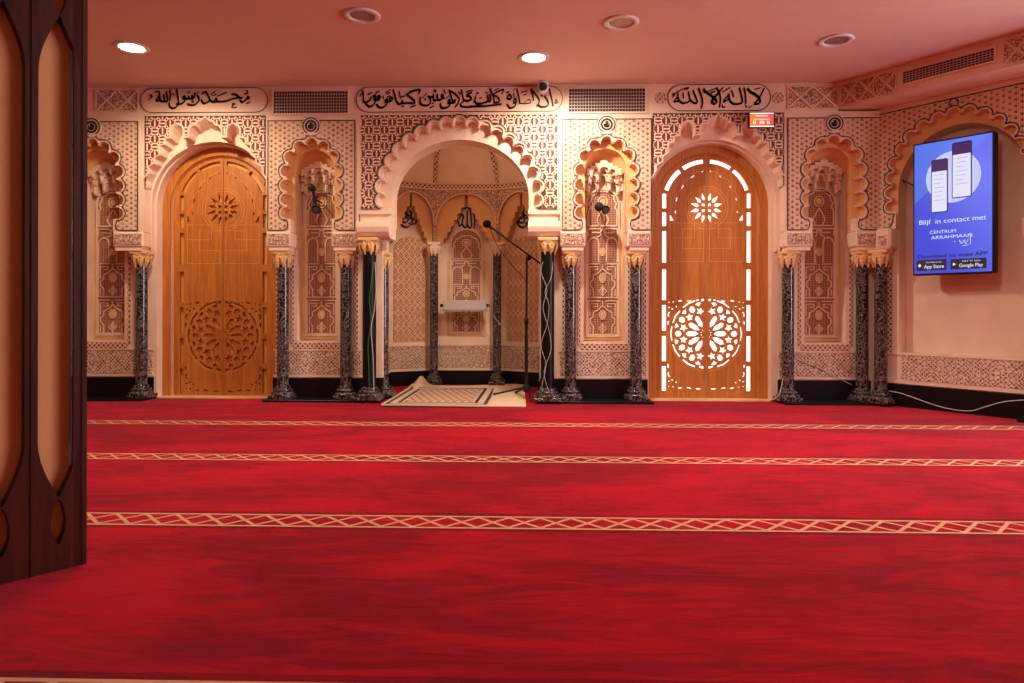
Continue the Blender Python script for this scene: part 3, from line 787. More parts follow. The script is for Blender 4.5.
# ledge and rounded corbels at the springing
for sx in (-1, 1):
    e0, e1 = (a, -ax_+.006) if sx < 0 else (ax_-.006, b)
    l = MB(); l.box(e0, e1, -.0, DW+.09, zm(214), zb); l.box(e0+(.01 if sx < 0 else .004), e1-(.004 if sx < 0 else .01), .02, DW+.09, zm(222), zm(214))
    l.build('ledge', M['plaster'], MI)
    c = MB(); n = 10; zt_, zl = zm(222), zm(238); R = (zt_-zl)
    prof = [(-.05, zt_), (-.075, zt_-.012), (-.085, zt_-R*.35), (-.075, zt_-R*.65), (-.04, zt_-R*.9), (.0, zl), (DW+.06, zl), (DW+.09, zl+.03), (DW+.09, zt_)]
    xs = [e0-.012, e0-.0, e1+.0, e1+.012] if 0 else [e0, e1]
    vs = [(x, y, z) for x in xs for y, z in prof]; m_ = len(prof)
    c.add(vs, [(i, (i+1) % m_, m_+(i+1) % m_, m_+i) for i in range(m_)]+[tuple(range(m_)), tuple(range(2*m_-1, m_-1, -1))])
    c.build('rounded_corbel', M['plaster'], MI)
    # jamb wall behind the columns
    e0, e1 = (a, JL-MXF+.003) if sx < 0 else (JR-MXF-.003, b)
    j = MB(); j.box(e0, e1, DW-.006, DN+.1, zm(380), zm(238)); j.build('jamb', M['plaster'], MI)
    j = MB(); j.box(e0, e1, DW-.02, DN+.1, 0, zm(380)); j.box(e0-.02 if sx < 0 else e0-.03, e1+.03 if sx < 0 else e1+.02, -.08, DN, 0, .022, .005)
    tag(j.build('plinth', M['plinth'], MI), 'black stone plinth')
# interior: five faces
YB = 7.6
mc = MX-MXF                                   # axis of the inner part in local x
yb_ = YB-D
pc = at_y(434.5, 300, YB).x-MXF; pd = at_y(497, 300, YB).x-MXF
pl_ = at_y(389.5, 300, YB-.25).x-MXF; pr_ = at_y(541, 300, YB-.25).x-MXF
plan = [(JL-MXF, DN+.02), (pl_, DN+.25), (pl_, yb_-.25), (pc, yb_), (pd, yb_), (pr_, yb_-.25), (pr_, DN+.25), (JR-MXF, DN+.02)]
def zi(py, Y=YB): return at_y(466, py, Y).z
z_corn = zi(190); z_ct = zi(183)
def face(i, p, q, style):
    v = Vector((q[0]-p[0], q[1]-p[1])); ln = v.length; ang = atan2(v.y, v.x)
    T = Matrix.Translation((p[0], p[1], 0)) @ Matrix.Rotation(ang, 4, 'Z')
    def nm(): m = MB(); m.M = T; return m
    # after rotation local y points away from the room (right-handed plan walk left->right)
    zpl, zd0, zd1 = zi(371), zi(368.5), zi(346)
    w = ln/2; aw = w-.012; asz = zi(224); ah = zi(193.5)-asz
    if style:
        op = [(w-aw, zi(242)), (w-aw, asz)]+arc(w, asz, aw, 180, 0, 24, ah)[1:-1]+[(w+aw, asz), (w+aw, zi(242))]
        nm().plate([(0, z_corn), (0, zi(242))]+op+[(ln, zi(242)), (ln, z_corn)], [], -.002, .05).build('carved_spandrel', M['floral'], MI)
        rim = nm(); rim.ribbon([(x, z) for x, z in op[1:-1]], .012, -.010, 0); rim.build('arch_moulding', M['plaster'], MI)
        sx = aw/27.0
        st = [(1.6, 196.5), (1.6, 206), (5, 207), (5, 212), (8, 213), (8, 218.5), (11, 219.5), (11, 225), (14, 226), (14, 231), (17, 232), (17, 237), (20.5, 238), (20.5, 243)]
        stp = [(w-x*sx, zi(y)) for x, y in st][::-1]+arc(w, zi(196.5), 1.6*sx, 180, 0, 5)[1:-1]+[(w+x*sx, zi(y)) for x, y in st]
        nm().plate([(0.002, z_corn), (0.002, zi(243))]+stp+[(ln-.002, zi(243)), (ln-.002, z_corn)], [], .05, .15).build('stepped_arch', M['cove'], MI)
        nm().box(0, ln, .15, .17, zi(250), z_corn).build('arch_back', M['plaster'], MI)
        nm().box(0, ln, .09, .17, zpl-.02, zi(243)).build('wall_panel', M['plaster'], MI)
    else:
        nm().box(0, ln, 0, .05, 0, z_corn).build('wall_panel', M['plaster'], MI)
    y = .09 if style else 0
    nm().box(0, ln, y-.006, y, zd0, zd1).build('carved_dado', M['dado'], MI)
    for q0, q1 in ((zd1, zi(344.5)), (zpl, zd0)): nm().box(0, ln, y-.01, y, q0, q1).build('dado_moulding', M['plaster'], MI)
    tag(nm().box(0, ln, y-.02, y+.03, 0, zpl).build('plinth', M['plinth'], MI), 'black stone plinth')
    if style == 1:
        hw_ = w*.72; zt_ = zi(250)
        m = nm(); m.plate([(w-hw_, zi(341)), (w+hw_, zi(341)), (w+hw_, zt_)]+arc(w, zt_, hw_, 0, 180, 18, zi(237)-zt_), [], y-.01, y)
        m.build('carved_panel', M['net'], MI)
    if style == 2:
        t = empty('carved_panel', (p[0]+w, p[1], 0)); t.parent = MI; 
        k = (pd-pc)/2*.50/off(16.5)
        tracery(t, y-.012, k, fr_z=lambda v: zi(233+(v-183)*(336-233)/(341-183)))
    # calligraphic medallion
    if style:
        sc = .13 if style == 2 else .12
        g = nm(); cz = zi(218)
        if style == 2:
            S = [[(-.9, -.1), (-.75, -.55), (-.5, -.3), (-.42, .1)], [(-.5, -.35), (-.2, -.7), (0, -.4), (.0, .75)], [(0, -.4), (.25, -.75), (.45, -.45), (.3, .8)], [(.62, .75), (.75, 0), (.68, -.7)], [(-.75, .1), (-.5, .45), (-.3, .15)], [(-.35, .9), (0, 1.05), (.3, .95)]]
        else:
            S = [[(-.9, -.3), (-.6, -.75), (-.1, -.85), (.3, -.6), (.8, -.45), (.85, -.1)], [(0, 1.0), (-.15, .4), (.3, .1), (.45, -.3), (.1, -.5)], [(-.5, .1), (-.7, -.25), (-.3, -.45), (0, -.1), (-.3, .2)], [(.1, .7), (.35, .4), (.2, 0)], [(-.35, .5), (-.1, .15), (-.45, -.05)], [(.55, -.1), (.8, .1)]]
        for s_ in S: pen(g, [(w+x*sc*.9, cz+z*sc) for x, z in s_], .022, .136, .15, 50, .5)
        g.build('calligraphy', M['black'], MI)
for i in range(len(plan)-1):
    style = {2: 1, 3: 2, 4: 1}.get(i, 0)
    face(i, plan[i], plan[i+1], style)
# the cornice and the half dome
g = MB()
for i in (1, 2, 3, 4, 5):
    p, q = plan[i], plan[i+1]
    v = Vector((q[0]-p[0], q[1]-p[1])); T = Matrix.Translation((p[0], p[1], 0)) @ Matrix.Rotation(atan2(v.y, v.x), 4, 'Z'); g.M = T
    g.box(-.01, v.length+.01, -.014, .06, z_corn, z_corn+.014); g.box(-.01, v.length+.01, -.014, .06, z_ct-.012, z_ct)
g.M = Matrix.Identity(4); g.build('cornice_moulding', M['plaster'], MI)
g = MB()
for i in (1, 2, 3, 4, 5):
    p, q = plan[i], plan[i+1]
    v = Vector((q[0]-p[0], q[1]-p[1])); g.M = Matrix.Translation((p[0], p[1], 0)) @ Matrix.Rotation(atan2(v.y, v.x), 4, 'Z')
    g.box(0, v.length, -.006, .06, z_corn, z_ct)
g.build('cornice', M['border'], MI)
dome = MB(); pp = plan[1:-1]; K = 10; vs = []; ctr = (mc, DN+.05); ztop = 2.80
for k in range(K+1):
    a_ = k/K*pi/2
    for (x, y) in pp: vs.append((ctr[0]+(x-ctr[0])*cos(a_)**.8, ctr[1]+(y-ctr[1])*cos(a_)**.8, z_ct+(ztop-z_ct)*sin(a_)))
n = len(pp); dome.add(vs, [(k*n+i, k*n+i+1, (k+1)*n+i+1, (k+1)*n+i) for k in range(K) for i in range(n-1)])
dome.build('half_dome', M['plaster'], MI)
rb = MB()
for idx in (2, 3):
    pts = []
    for k in range(K+1):
        a_ = k/K*pi/2; x, y = pp[idx]; f_ = cos(a_)**.8*.985; pts.append((ctr[0]+(x-ctr[0])*f_, ctr[1]+(y-ctr[1])*f_, z_ct+(ztop-.03-z_ct)*sin(a_)))
    vs = [(p[0]+sx*.022, p[1]-.005, p[2]) for p in pts for sx in (-1, 1)]
    rb.add(vs, [(2*i, 2*i+1, 2*i+3, 2*i+2) for i in range(K)])
rb.build('dome_rib', M['border'], MI)

# ---------------------------------------------------------------- columns
def column(scale_r=1.0, z_top=None, name='marble_column'):
    z_top = z_top or Z_COL; R = .053*scale_r
    t = empty(name, (0, 0, 0)); z0 = .022
    b = MB(); b.box(-R*2.0, R*2.0, -R*1.8, R*1.8, z0, z0+.030, .004)
    prof = [(R*1.95, z0+.030), (R*2.0, z0+.042), (R*1.92, z0+.054), (R*1.6, z0+.058), (R*1.55, z0+.066), (R*1.72, z0+.073), (R*1.68, z0+.084), (R*1.35, z0+.09), (R*1.2, z0+.10), (R*1.32, z0+.108), (R*1.05, z0+.118)]
    b.lathe(prof, 24); b.build('base', M['marble'], t)
    zc_ = z_top-.155
    MB().lathe([(R, z0+.11), (R*.99, zc_+.03)], 24).build('shaft', M['marble'], t)
    c = MB(); c.lathe([(R*1.0, zc_+.03), (R*1.05, zc_+.05), (R*1.25, zc_+.085), (R*1.5, zc_+.11), (R*1.55, zc_+.13)], 16)
    c.box(-R*1.5, R*1.5, -R*1.5, R*1.5, zc_+.125, z_top, .006)
    for k in range(8):      # hanging leaves
        th = 2*pi*k/8+pi/8; ca, sa = cos(th), sin(th); pts = [(R*1.05, zc_+.115, .028), (R*1.5, zc_+.09, .03), (R*1.42, zc_+.055, .022), (R*1.18, zc_+.022, .012), (R*1.05, zc_+.0, .002)]
        vs = []
        for r_, z_, w_ in pts: vs += [(ca*r_-sa*w_, sa*r_+ca*w_, z_), (ca*(r_+.009), sa*(r_+.009), z_), (ca*r_+sa*w_, sa*r_-ca*w_, z_)]
        c.add(vs, [(i*3+j, i*3+j+1, i*3+j+4, i*3+j+3) for i in range(4) for j in (0, 1)]+[(i*3, i*3+3, i*3+5, i*3+2) for i in range(4)], False)
        c.sphere((ca*R*1.55, sa*R*1.55, zc_+.10), .012, 8)
    tag(c.build('capital', M['gold'], t), 'gilded leaf capital'); return t
proto = column()
GC = 'black marble columns along the back wall'
spots = [(141.5, 'black marble column left of the closed oak door'), (283, 'black marble column right of the closed oak door'),
         (346, 'black marble column between the left carved niche and the paired dark columns'), (570.5, 'black marble column beside the cabled dark column, left of the brightly lit niche'),
         (636, 'black marble column just left of the backlit oak door'), (788, 'black marble column just right of the backlit oak door'),
         (862, 'left column of the close pair of black marble columns in the room corner')]
for i, (px, lb) in enumerate(spots):
    o = proto if i == 0 else copy_tree(proto)
    o.location = (FM.u(px, .09, 330), D+.09, 0); tag(o, lb, 'column', GC)
# mihrab front columns (black) and the inner ones
pf = column(1.15, zm(238)); 
for ch in pf.children:
    if ch.name.startswith('shaft'): ch.data.materials[0] = M['plinth']
for i, (px, dd, lb) in enumerate(((369.5, .02, 'plain black column with cables at the left front of the prayer niche'), (547.5, .02, 'plain black column with pale cables at the right front of the prayer niche'))):
    o = pf if i == 0 else copy_tree(pf); o.location = (FM.u(px, dd, 330), D+dd, 0); tag(o, lb, 'column')
for px, lb in ((383, 'speckled marble column tucked behind the left front black column of the prayer niche'),):
    o = copy_tree(proto); o.location = (FM.u(px, .28, 330), D+.28, 0); tag(o, lb, 'column')
pi_ = column(.88, zi(243))
for ch in pi_.children:
    if ch.name.startswith('capital'): ch.data.materials[0] = M['plaster']; ch['label'] = 'pale plaster capital'
for i, (px, lb) in enumerate(((434, 'thin marble column inside the prayer niche, left of the grey ledge'), (497, 'thin marble column inside the prayer niche, right of the grey ledge'))):
    o = pi_ if i == 0 else copy_tree(pi_); o.location = (at_y(px, 330, YB-.06).x, YB-.06, 0); tag(o, lb, 'column', 'thin columns inside the prayer niche')

# ---------------------------------------------------------------- right (angled) wall
WR = tag(empty('wall_right', FR.loc, FR.rz), kind='structure')
def zr(py, px=950): return FR.z(py, px)
rl = [(891, 207), (890.8, 193), (892, 178), (895, 163.5), (902, 149.5), (910.8, 136.5), (923, 126.4), (938, 118.6), (953.5, 113.4), (969, 111.6), (984, 114.6), (998, 121), (1010, 130.8), (1019, 144), (1025, 160), (1029, 177), (1030, 194), (1031, 210)]
RL = [FR.uz(x, y) for x, y in rl]
rr = (FR.u(969)-FR.u(953.5))*.38; x_end = 2.6
xfl, xfr = FR.u(895.5), FR.u(1026)
zbr = FR.z(229, 890)
fo = foil(RL, rr, 125, 10)
O = [(xfl, zbr), (xfl, RL[0][1]-.05)]+fo+[(xfr, RL[-1][1]-.05), (xfr, zbr)]
cxr, czr = (xfl+xfr)/2, FR.z(190, 905); rax = (xfr-xfl)/2; raz = FR.z(122, 962)-czr
zt0_ = CEIL-.05
def pr2(p, k):
    x, z = p; X0 = x-cxr; l = hypot(X0/rax, max(0, z-czr)/raz) or 1
    q = (cxr+math.copysign(rax, X0), z) if z < czr else (cxr+X0/l, czr+(z-czr)/l); return (x+(q[0]-x)*k, z+(q[1]-z)*k)
B = [O[0], O[1]]+[pr2(p, .6) for p in fo]+[O[-2], O[-1]]
MB().plate([(0, CEIL), (0, zbr)]+O+[(x_end, zbr), (x_end, CEIL)], [], 0, .01).build('scalloped_arch', M['plaster'], WR)
MB().strip(fo, [pr2(p, .25) for p in fo], .002, .06).build('cove', M['cove'], WR)
MB().plate([(.02, zt0_), (.02, zbr)]+[(xfl, zbr), (xfl, czr)]+arc(cxr, czr, rax, 180, 0, 32, raz)[1:-1]+[(xfr, czr), (xfr, zbr), (x_end, zbr), (x_end, zt0_)], [], .052, .0595).build('inner_arch', M['cove'], WR)
zdr = FR.z(353, 900)
hole = [(cxr-rax, zdr), (cxr+rax, zdr), (cxr+rax, czr)]+arc(cxr, czr, rax, 0, 180, 32, raz)[1:-1]+[(cxr-rax, czr)]
MB().plate([(0, CEIL), (0, 0), (x_end, 0), (x_end, CEIL)], [hole], .06, .20).build('masonry', M['plaster'], WR)
MB().box(cxr-rax-.05, cxr+rax+.05, .20, .22, zdr-.05, czr+raz+.1).build('recess_back', M['plaster'], WR)
l2 = foil(RL, rr+off(2.2)); ta = [(xfl-off(1.5), RL[0][1]-rr*1.5), (xfl-off(3), zbr+.045), (xfl-off(5), zbr+.02), (xfl-off(9), zbr+.006)]
ln_ = ta[::-1]+l2
zt0 = FR.z(114.8, 880)
MB().plate([(0, zt0), (0, zbr+.005)]+ln_+[(RL[-1][0]+.06, zbr+.02), (x_end, zbr+.02), (x_end, zt0)], [], -.004, 0).build('carved_spandrel', M['star'], WR)
g = MB(); g.ribbon([(0, zbr+.005)]+ln_, .0075, -.010, -.003); g.ribbon([(0, zt0), (x_end, zt0)], .008, -.010, -.003)
cxm, czm = FR.uz(954, 103); g.ribbon(arc(cxm, czm, .035, -30, 260, 16), .007, -.010, -.003); g.build('black_outline', M['black'], WR)
MB().ribbon(foil(RL, rr+off(.8)), .008, -.012, 0).build('scalloped_rim', M['plaster'], WR)
MB().box(.16, x_end, .052, .06, FR.z(380, 900), FR.z(355, 900)).build('carved_dado', M['dado'], WR)
for q0, q1 in ((FR.z(384, 900), FR.z(381, 900)), (FR.z(355, 900), zdr)): MB().box(.0, x_end, .046, .06, q0, q1).build('dado_moulding', M['plaster'], WR)
MB().box(xfl-.10, xfl-.05, .054, .06, zdr, zbr-.13).build('carved_border', M['border'], WR)
tag(MB().box(-.06, x_end, .035, .06, 0, FR.z(385, 900)).build('plinth', M['plinth'], WR), 'black stone plinth')
# imposts on this wall, above its columns
for x0_, x1_ in ((0.0, xfl-.0), (xfr, xfr+.35)):
    b_ = MB(); b_.box(x0_, x1_, -.10, .06, Z_COL, zbr, .02); ob = b_.build('impost_block', M['plaster'], WR)
    MB().box(x0_+.03, x1_-.03, -.105, -.099, Z_COL+.03, Z_COL+.12).build('carved_band', M['floral'], ob)
    if 0: g = MB(); g.ribbon([(x0_+.04, zbr-.0), (x0_+.03, zbr-.06), (x1_-.05, zbr-.07), (x1_-.02, zbr-.03)], .006, -.106, -.1)
for u_, lb in ((.022, 'right column of the close pair of black marble columns in the room corner'), (xfr+.12, 'black marble column at the right edge of the photo, only its base and capital seen')):
    o = copy_tree(proto); p = FR.M @ Vector((u_, -.03, 0)); o.location = p; o.rotation_euler = (0, 0, FR.rz); tag(o, lb, 'column', GC)
MB().box(xfr-.02, xfr+.3, -.12, .05, 0, .022, .005).build('column_slab', M['plinth'], WR)
# bulkhead below the ceiling with vent
_b = FM.uz(838, 84, 0); FB = Frame(_b[0], D, radians(-53))
zbl = FM.z(109, 838)
BH = MB(); lb_ = 3.0
BH.add([(0, 0, zbl), (lb_, 0, zbl), (lb_, .9, zbl), (0, .26, zbl), (0, 0, CEIL), (lb_, 0, CEIL), (lb_, .9, CEIL), (0, .26, CEIL)], [(0, 1, 2, 3), (4, 5, 6, 7), (0, 1, 5, 4), (1, 2, 6, 5), (2, 3, 7, 6), (3, 0, 4, 7)])
bo = BH.build('bulkhead', M['plaster']); tag(bo, kind='structure'); bo.name = 'trim_1'; place(bo, FB)
x_panel(841, 897, 0, 0, 3, FB, bo) if False else None
def fb_panel(px0, px1, n):
    x0, x1 = FB.u(px0), FB.u(px1); z0, z1 = zbl+.02, CEIL-.03
    MB().box(x0, x1, -.004, 0, z0, z1).build('carved_panel', M['floral'], bo)
    g = MB(); w = (x1-x0)/n
    for i in range(n):
        a_ = x0+i*w; g.ribbon([(a_, z0), (a_+w, z1)], .014, -.012, -.004); g.ribbon([(a_, z1), (a_+w, z0)], .014, -.0125, -.004)
    g.ribbon([(x0, z0), (x1, z0), (x1, z1), (x0, z1)], .008, -.011, -.004, True); g.build('lattice_moulding', M['plaster'], bo)
fb_panel(841, 896, 3); fb_panel(1003, 1060, 2)
# left angled wall, hidden behind the pillar, closes the room
lw = MB().box(-3, 0, 0, .1, 0, CEIL).build('wall_front_left', M['plaster']); lw.location = (XL, D+.1, 0); lw.rotation_euler = (0, 0, radians(52)); tag(lw, kind='structure')

# ---------------------------------------------------------------- vents
def vent(fr, px0, py0, px1, py1, dd, label, zr_=None):
    x0, x1 = fr.u(px0, dd), fr.u(px1, dd)
    z0, z1 = zr_ if zr_ else (fr.z(py1, (px0+px1)/2, dd), fr.z(py0, (px0+px1)/2, dd))
    c = ((x0+x1)/2, dd, (z0+z1)/2); p = fr.M @ Vector(c); t = empty('air_vent', p, fr.rz, label, 'air vent')
    w, h = (x1-x0)/2, (z1-z0)/2
    MB().plate([(-w-.015, -h-.015), (w+.015, -h-.015), (w+.015, h+.015), (-w-.015, h+.015)], [[(-w, -h), (w, -h), (w, h), (-w, h)]], -.014, -.001).build('frame', M['plaster'], t)
    MB().box(-w, w, -.003, -.001, -h, h).build('duct_opening', M['black'], t)
    g = MB(); n = max(6, int(2*w/.025)); k = 5 if h < .09 else 7
    for i in range(1, n): x = -w+2*w*i/n; g.box(x-.0022, x+.0022, -.011, -.006, -h, h)
    for i in range(1, k): z = -h+2*h*i/k; g.box(-w, w, -.009, -.004, z-.003, z+.003)
    g.build('grille', vent_m, t); return t
vent_m = Mat('vent_metal', srgb(186, 160, 140), .5).m
vent(FM, 273.5, 91.5, 347.5, 113.5, 0, 'rectangular air vent grille above the left carved niche')
vent(FM, 568.5, 89, 644.5, 112, 0, 'rectangular air vent grille above the carved niche left of the backlit door')
vent(FB, 903, 0, 994, 0, 0, 'long air vent grille in the bulkhead above the wall screen', (zbl+.075, zbl+.17))

# ---------------------------------------------------------------- inscriptions
def cartouche(px0, px1, py0, py1, label, groups, W=2.0, slope=0):
    x0, x1 = FM.u(px0), FM.u(px1); pm = (px0+px1)/2; z0, z1 = FM.z(py1, pm), FM.z(py0, pm); c = ((x0+x1)/2, (z0+z1)/2)
    t = empty('inscription_panel', (c[0], D, c[1]), 0, label, 'inscription')
    w, h = (x1-x0)/2, (z1-z0)/2; out = arc(w-h, 0, h, -90, 90, 14)+arc(-w+h, 0, h, 90, 270, 14)
    MB().plate(out, [], -.005, -.0005).build('panel', M['plaster'], t)
    MB().ribbon(out, .0055, -.009, -.001, True).build('outline', M['black'], t)
    g = MB()
    for (ox, oy, sx, strokes) in groups:
        for st in strokes:
            wd_ = W
            if isinstance(st[0], (int, float)): wd_ = st[0]; st = st[1:]
            pts = []
            for (u, v) in st:
                X_, Z_ = FM.uz(ox+u/sx, oy+v/sx); pts.append((X_-c[0], Z_-c[1]))
            pen(g, pts, wd_*.0098, -.010, -.004, 60, .45)
    g.build('script', M['black'], t); return t
S1 = [ # crop 136..206, scale 14.63
 [1.0, (190, 240), (215, 210), (240, 205)], [2.6, (215, 165), (240, 195)], [1.6, (285, 120), (330, 108)],
 [2.2, (300, 245), (335, 190), (350, 245), (300, 250)], [(345, 120), (355, 200), (370, 255)], [(370, 255), (420, 255), (412, 165)], [(420, 255), (468, 250), (450, 120)],
 [(498, 95), (508, 150), (500, 240)], [(600, 90), (620, 200), (625, 290), (590, 345), (540, 360), (498, 330), (490, 280)],
 [(690, 200), (715, 180), (720, 215), (690, 220), (720, 225), (705, 270), (650, 300), (600, 295)], [(720, 215), (765, 220), (775, 190), (785, 220), (820, 210), (825, 175), (835, 215), (860, 200), (862, 140)],
 [1.5, (770, 140), (795, 105)], [(905, 170), (930, 230), (890, 290), (830, 315), (760, 300)], [1.2, (880, 150), (925, 125)], [1.2, (820, 240), (850, 265), (820, 275)], [1.2, (540, 140), (565, 165)]]
S2 = [ # crop 200..270
 [(40, 140), (75, 120), (100, 130), (150, 240), (110, 270), (60, 290), (25, 240)], [(150, 240), (200, 265), (240, 215), (250, 260), (200, 268)], [(250, 260), (330, 262), (400, 250), (500, 215), (620, 205)], [2.4, (475, 155), (530, 160), (590, 210)],
 [1.3, (165, 155), (230, 110)], [1.3, (190, 175), (245, 155)], [1.5, (270, 178), (390, 128)], [1.6, (475, 295), (515, 295), (480, 320), (475, 345), (540, 345)],
 [2.8, (700, 190), (725, 210), (690, 215)], [(700, 215), (660, 250), (620, 270), (590, 240)], [1.6, (690, 100), (700, 130)], [1.2, (655, 150), (710, 140)], [1.8, (690, 290), (735, 265)]]
cartouche(140.5, 267.5, 88.3, 112.6, 'short Arabic calligraphy panel above the closed oak door', [(136, 84, 14.63, S1), (200, 84, 14.63, S2)], 2.4)
S3 = [ # crop 350..420 y80
 [2.4, (190, 165), (200, 250), (205, 325), (260, 320), (300, 295), (310, 260)], [1.4, (150, 240), (165, 210), (200, 195)], [1.8, (265, 215), (290, 212)], [1.8, (305, 190), (322, 190)],
 [(345, 250), (365, 235), (375, 270), (350, 285)], [(375, 270), (365, 340), (310, 390), (265, 385), (240, 350)], [(375, 300), (430, 290), (445, 250), (415, 235), (405, 265), (440, 275)], [1.8, (380, 190), (400, 185)], [1.8, (415, 170), (430, 170)], [1.3, (345, 230), (385, 215)],
 [1.6, (485, 240), (495, 275)], [(520, 300), (545, 280), (550, 320), (515, 325)], [(550, 310), (535, 365), (480, 405), (425, 400), (392, 365)], [(550, 320), (600, 315), (625, 275), (590, 260), (585, 300)], [1.3, (530, 190), (590, 150)], [1.3, (545, 215), (585, 190)], [1.3, (545, 250), (590, 235)],
 [2.3, (635, 150), (660, 230), (680, 310), (715, 360)], [(715, 360), (770, 345), (765, 310), (785, 345), (850, 340), (940, 345), (945, 310), (900, 270), (830, 215)], [(830, 215), (930, 165), (1024, 150)], [1.6, (725, 175), (740, 270)], [1.8, (760, 250), (800, 240)], [1.8, (765, 385), (785, 395)], [1.5, (890, 400), (960, 375)]]
S4 = [ # crop 410..480 y80
 [(0, 175), (90, 155), (150, 152), (135, 200)], [1.5, (20, 400), (80, 375)], [(155, 260), (150, 340), (200, 375), (270, 370), (300, 330), (290, 260), (270, 240)], [1.8, (220, 280), (232, 295)], [1.4, (195, 265), (245, 200)],
 [(280, 260), (340, 250), (345, 220), (350, 300), (400, 295), (395, 230), (415, 295), (460, 290), (490, 240), (465, 220), (470, 265), (505, 270)], [1.8, (355, 155), (385, 155)], [1.8, (365, 175), (375, 178)], [1.6, (395, 215), (410, 225)], [1.6, (500, 150), (520, 200)], [1.6, (320, 350), (350, 340)], [1.5, (290, 410), (350, 385)],
 [(560, 320), (575, 290), (590, 330), (560, 345)], [(590, 330), (575, 385), (510, 415), (460, 405), (445, 350)], [(590, 340), (650, 335), (665, 300), (640, 310), (650, 340)], [2.2, (575, 155), (600, 230), (630, 330)], [2.2, (580, 165), (650, 200), (720, 280), (700, 350), (660, 400)], [1.2, (535, 270), (570, 235)],
 [2.2, (755, 150), (770, 230), (785, 310), (740, 350), (760, 390), (850, 400), (1024, 385)], [1.4, (710, 180), (735, 215)], [(785, 300), (850, 310), (900, 285), (870, 240), (830, 235), (850, 205), (900, 195)], [1.4, (820, 185), (860, 165), (915, 160)], [1.6, (980, 190), (1000, 195)],
 [(960, 250), (950, 320), (985, 350), (1024, 345)]]
S5 = [ # crop 470..570 y80, scale 10.24
 [(55, 190), (50, 225), (90, 250), (150, 235), (185, 215), (180, 160)], [1.6, (100, 190), (118, 185)], [1.3, (60, 150), (80, 135)], [(185, 215), (210, 220), (205, 150)], [1.6, (165, 130), (180, 135)],
 [2.2, (205, 90), (235, 160), (250, 230)], [2.2, (245, 235), (300, 225), (285, 180), (240, 150), (340, 100), (330, 140)], [1.3, (250, 110), (295, 90)], [(0, 275), (150, 270), (320, 250)],
 [(380, 180), (400, 150), (425, 180), (410, 200), (380, 190)], [1.8, (375, 130), (400, 125)], [(445, 215), (465, 195), (475, 230), (445, 235)], [(475, 230), (455, 275), (410, 290), (380, 255)], [1.4, (440, 110), (460, 95)], [1.6, (445, 140), (455, 195)], [(480, 100), (500, 180), (510, 240)], [1.3, (510, 240), (560, 245), (620, 235), (600, 200), (560, 235)], [1.3, (525, 130), (590, 115)], [1.3, (550, 155), (580, 150)],
 [2.2, (620, 95), (640, 150), (650, 210)], [2.2, (625, 100), (680, 160), (710, 220), (680, 270)], [(765, 170), (800, 230), (790, 270), (730, 280), (690, 255)], [1.8, (730, 160), (740, 170)], [2.2, (810, 95), (830, 170), (850, 270)], [1.4, (870, 235), (880, 205), (895, 235), (870, 240)]]
cartouche(356, 562, 86.8, 111.8, 'long Arabic calligraphy panel above the prayer niche arch', [(350, 80, 14.63, S3), (410, 80, 14.63, S4), (470, 80, 10.24, S5)], 2.4)
S6 = [ # crop 650..720 y80
 [2.2, (330, 215), (365, 205), (335, 250)], [1.5, (385, 190), (450, 150), (510, 125), (565, 120), (515, 150)], [2.4, (350, 310), (400, 260), (415, 310), (355, 320)], [2.2, (405, 200), (415, 290), (470, 340), (530, 335), (580, 300), (560, 180)], [2.0, (480, 200), (490, 265)], [2.2, (580, 290), (640, 340), (690, 330), (660, 240), (630, 160)],
 [2.4, (710, 130), (740, 210), (765, 320), (750, 415)], [3.0, (785, 140), (800, 180)], [2.6, (790, 160), (860, 210), (930, 265), (975, 320), (940, 355), (905, 320), (940, 270), (1024, 170)], [1.4, (865, 165), (960, 125)], [1.4, (890, 195), (945, 175)]]
S7 = [ # crop 710..780
 [2.4, (95, 120), (130, 190), (150, 280), (135, 400)], [2.4, (185, 120), (120, 190), (50, 260), (20, 320), (60, 355), (95, 325), (50, 270), (0, 215)], [1.4, (20, 185), (70, 165)], [1.4, (180, 180), (290, 115)], [1.6, (175, 370), (185, 400), (215, 400)],
 [2.4, (200, 320), (260, 290), (270, 230), (210, 290), (200, 325)], [2.4, (270, 210), (290, 310), (350, 355), (430, 350), (470, 325), (455, 230), (430, 120)], [1.8, (310, 160), (345, 245)], [2.4, (495, 125), (515, 230), (520, 345)], [1.5, (520, 375), (530, 405)], [1.4, (560, 410), (600, 390)],
 [2.8, (545, 135), (590, 180), (660, 220), (720, 280), (725, 340), (650, 350), (715, 270), (785, 135)], [1.4, (655, 140), (730, 120)]]
cartouche(667.5, 770, 84.8, 110.8, 'bold Arabic calligraphy panel above the backlit oak door', [(650, 80, 14.63, S6), (710, 80, 14.63, S7)], 2.2)
for px in (660.5, 778):
    u_, z_ = FM.uz(px, 98); g = MB(); g.ribbon(circ(u_, z_, .046, 20), .006, -.006, 0, True)
    for k in range(4): a_ = k*pi/4; g.ribbon([(u_-.04*cos(a_), z_-.04*sin(a_)), (u_+.04*cos(a_), z_+.04*sin(a_))], .006, -.005-.0003*k, 0)
    g.build('rosette', M['border'], wall)

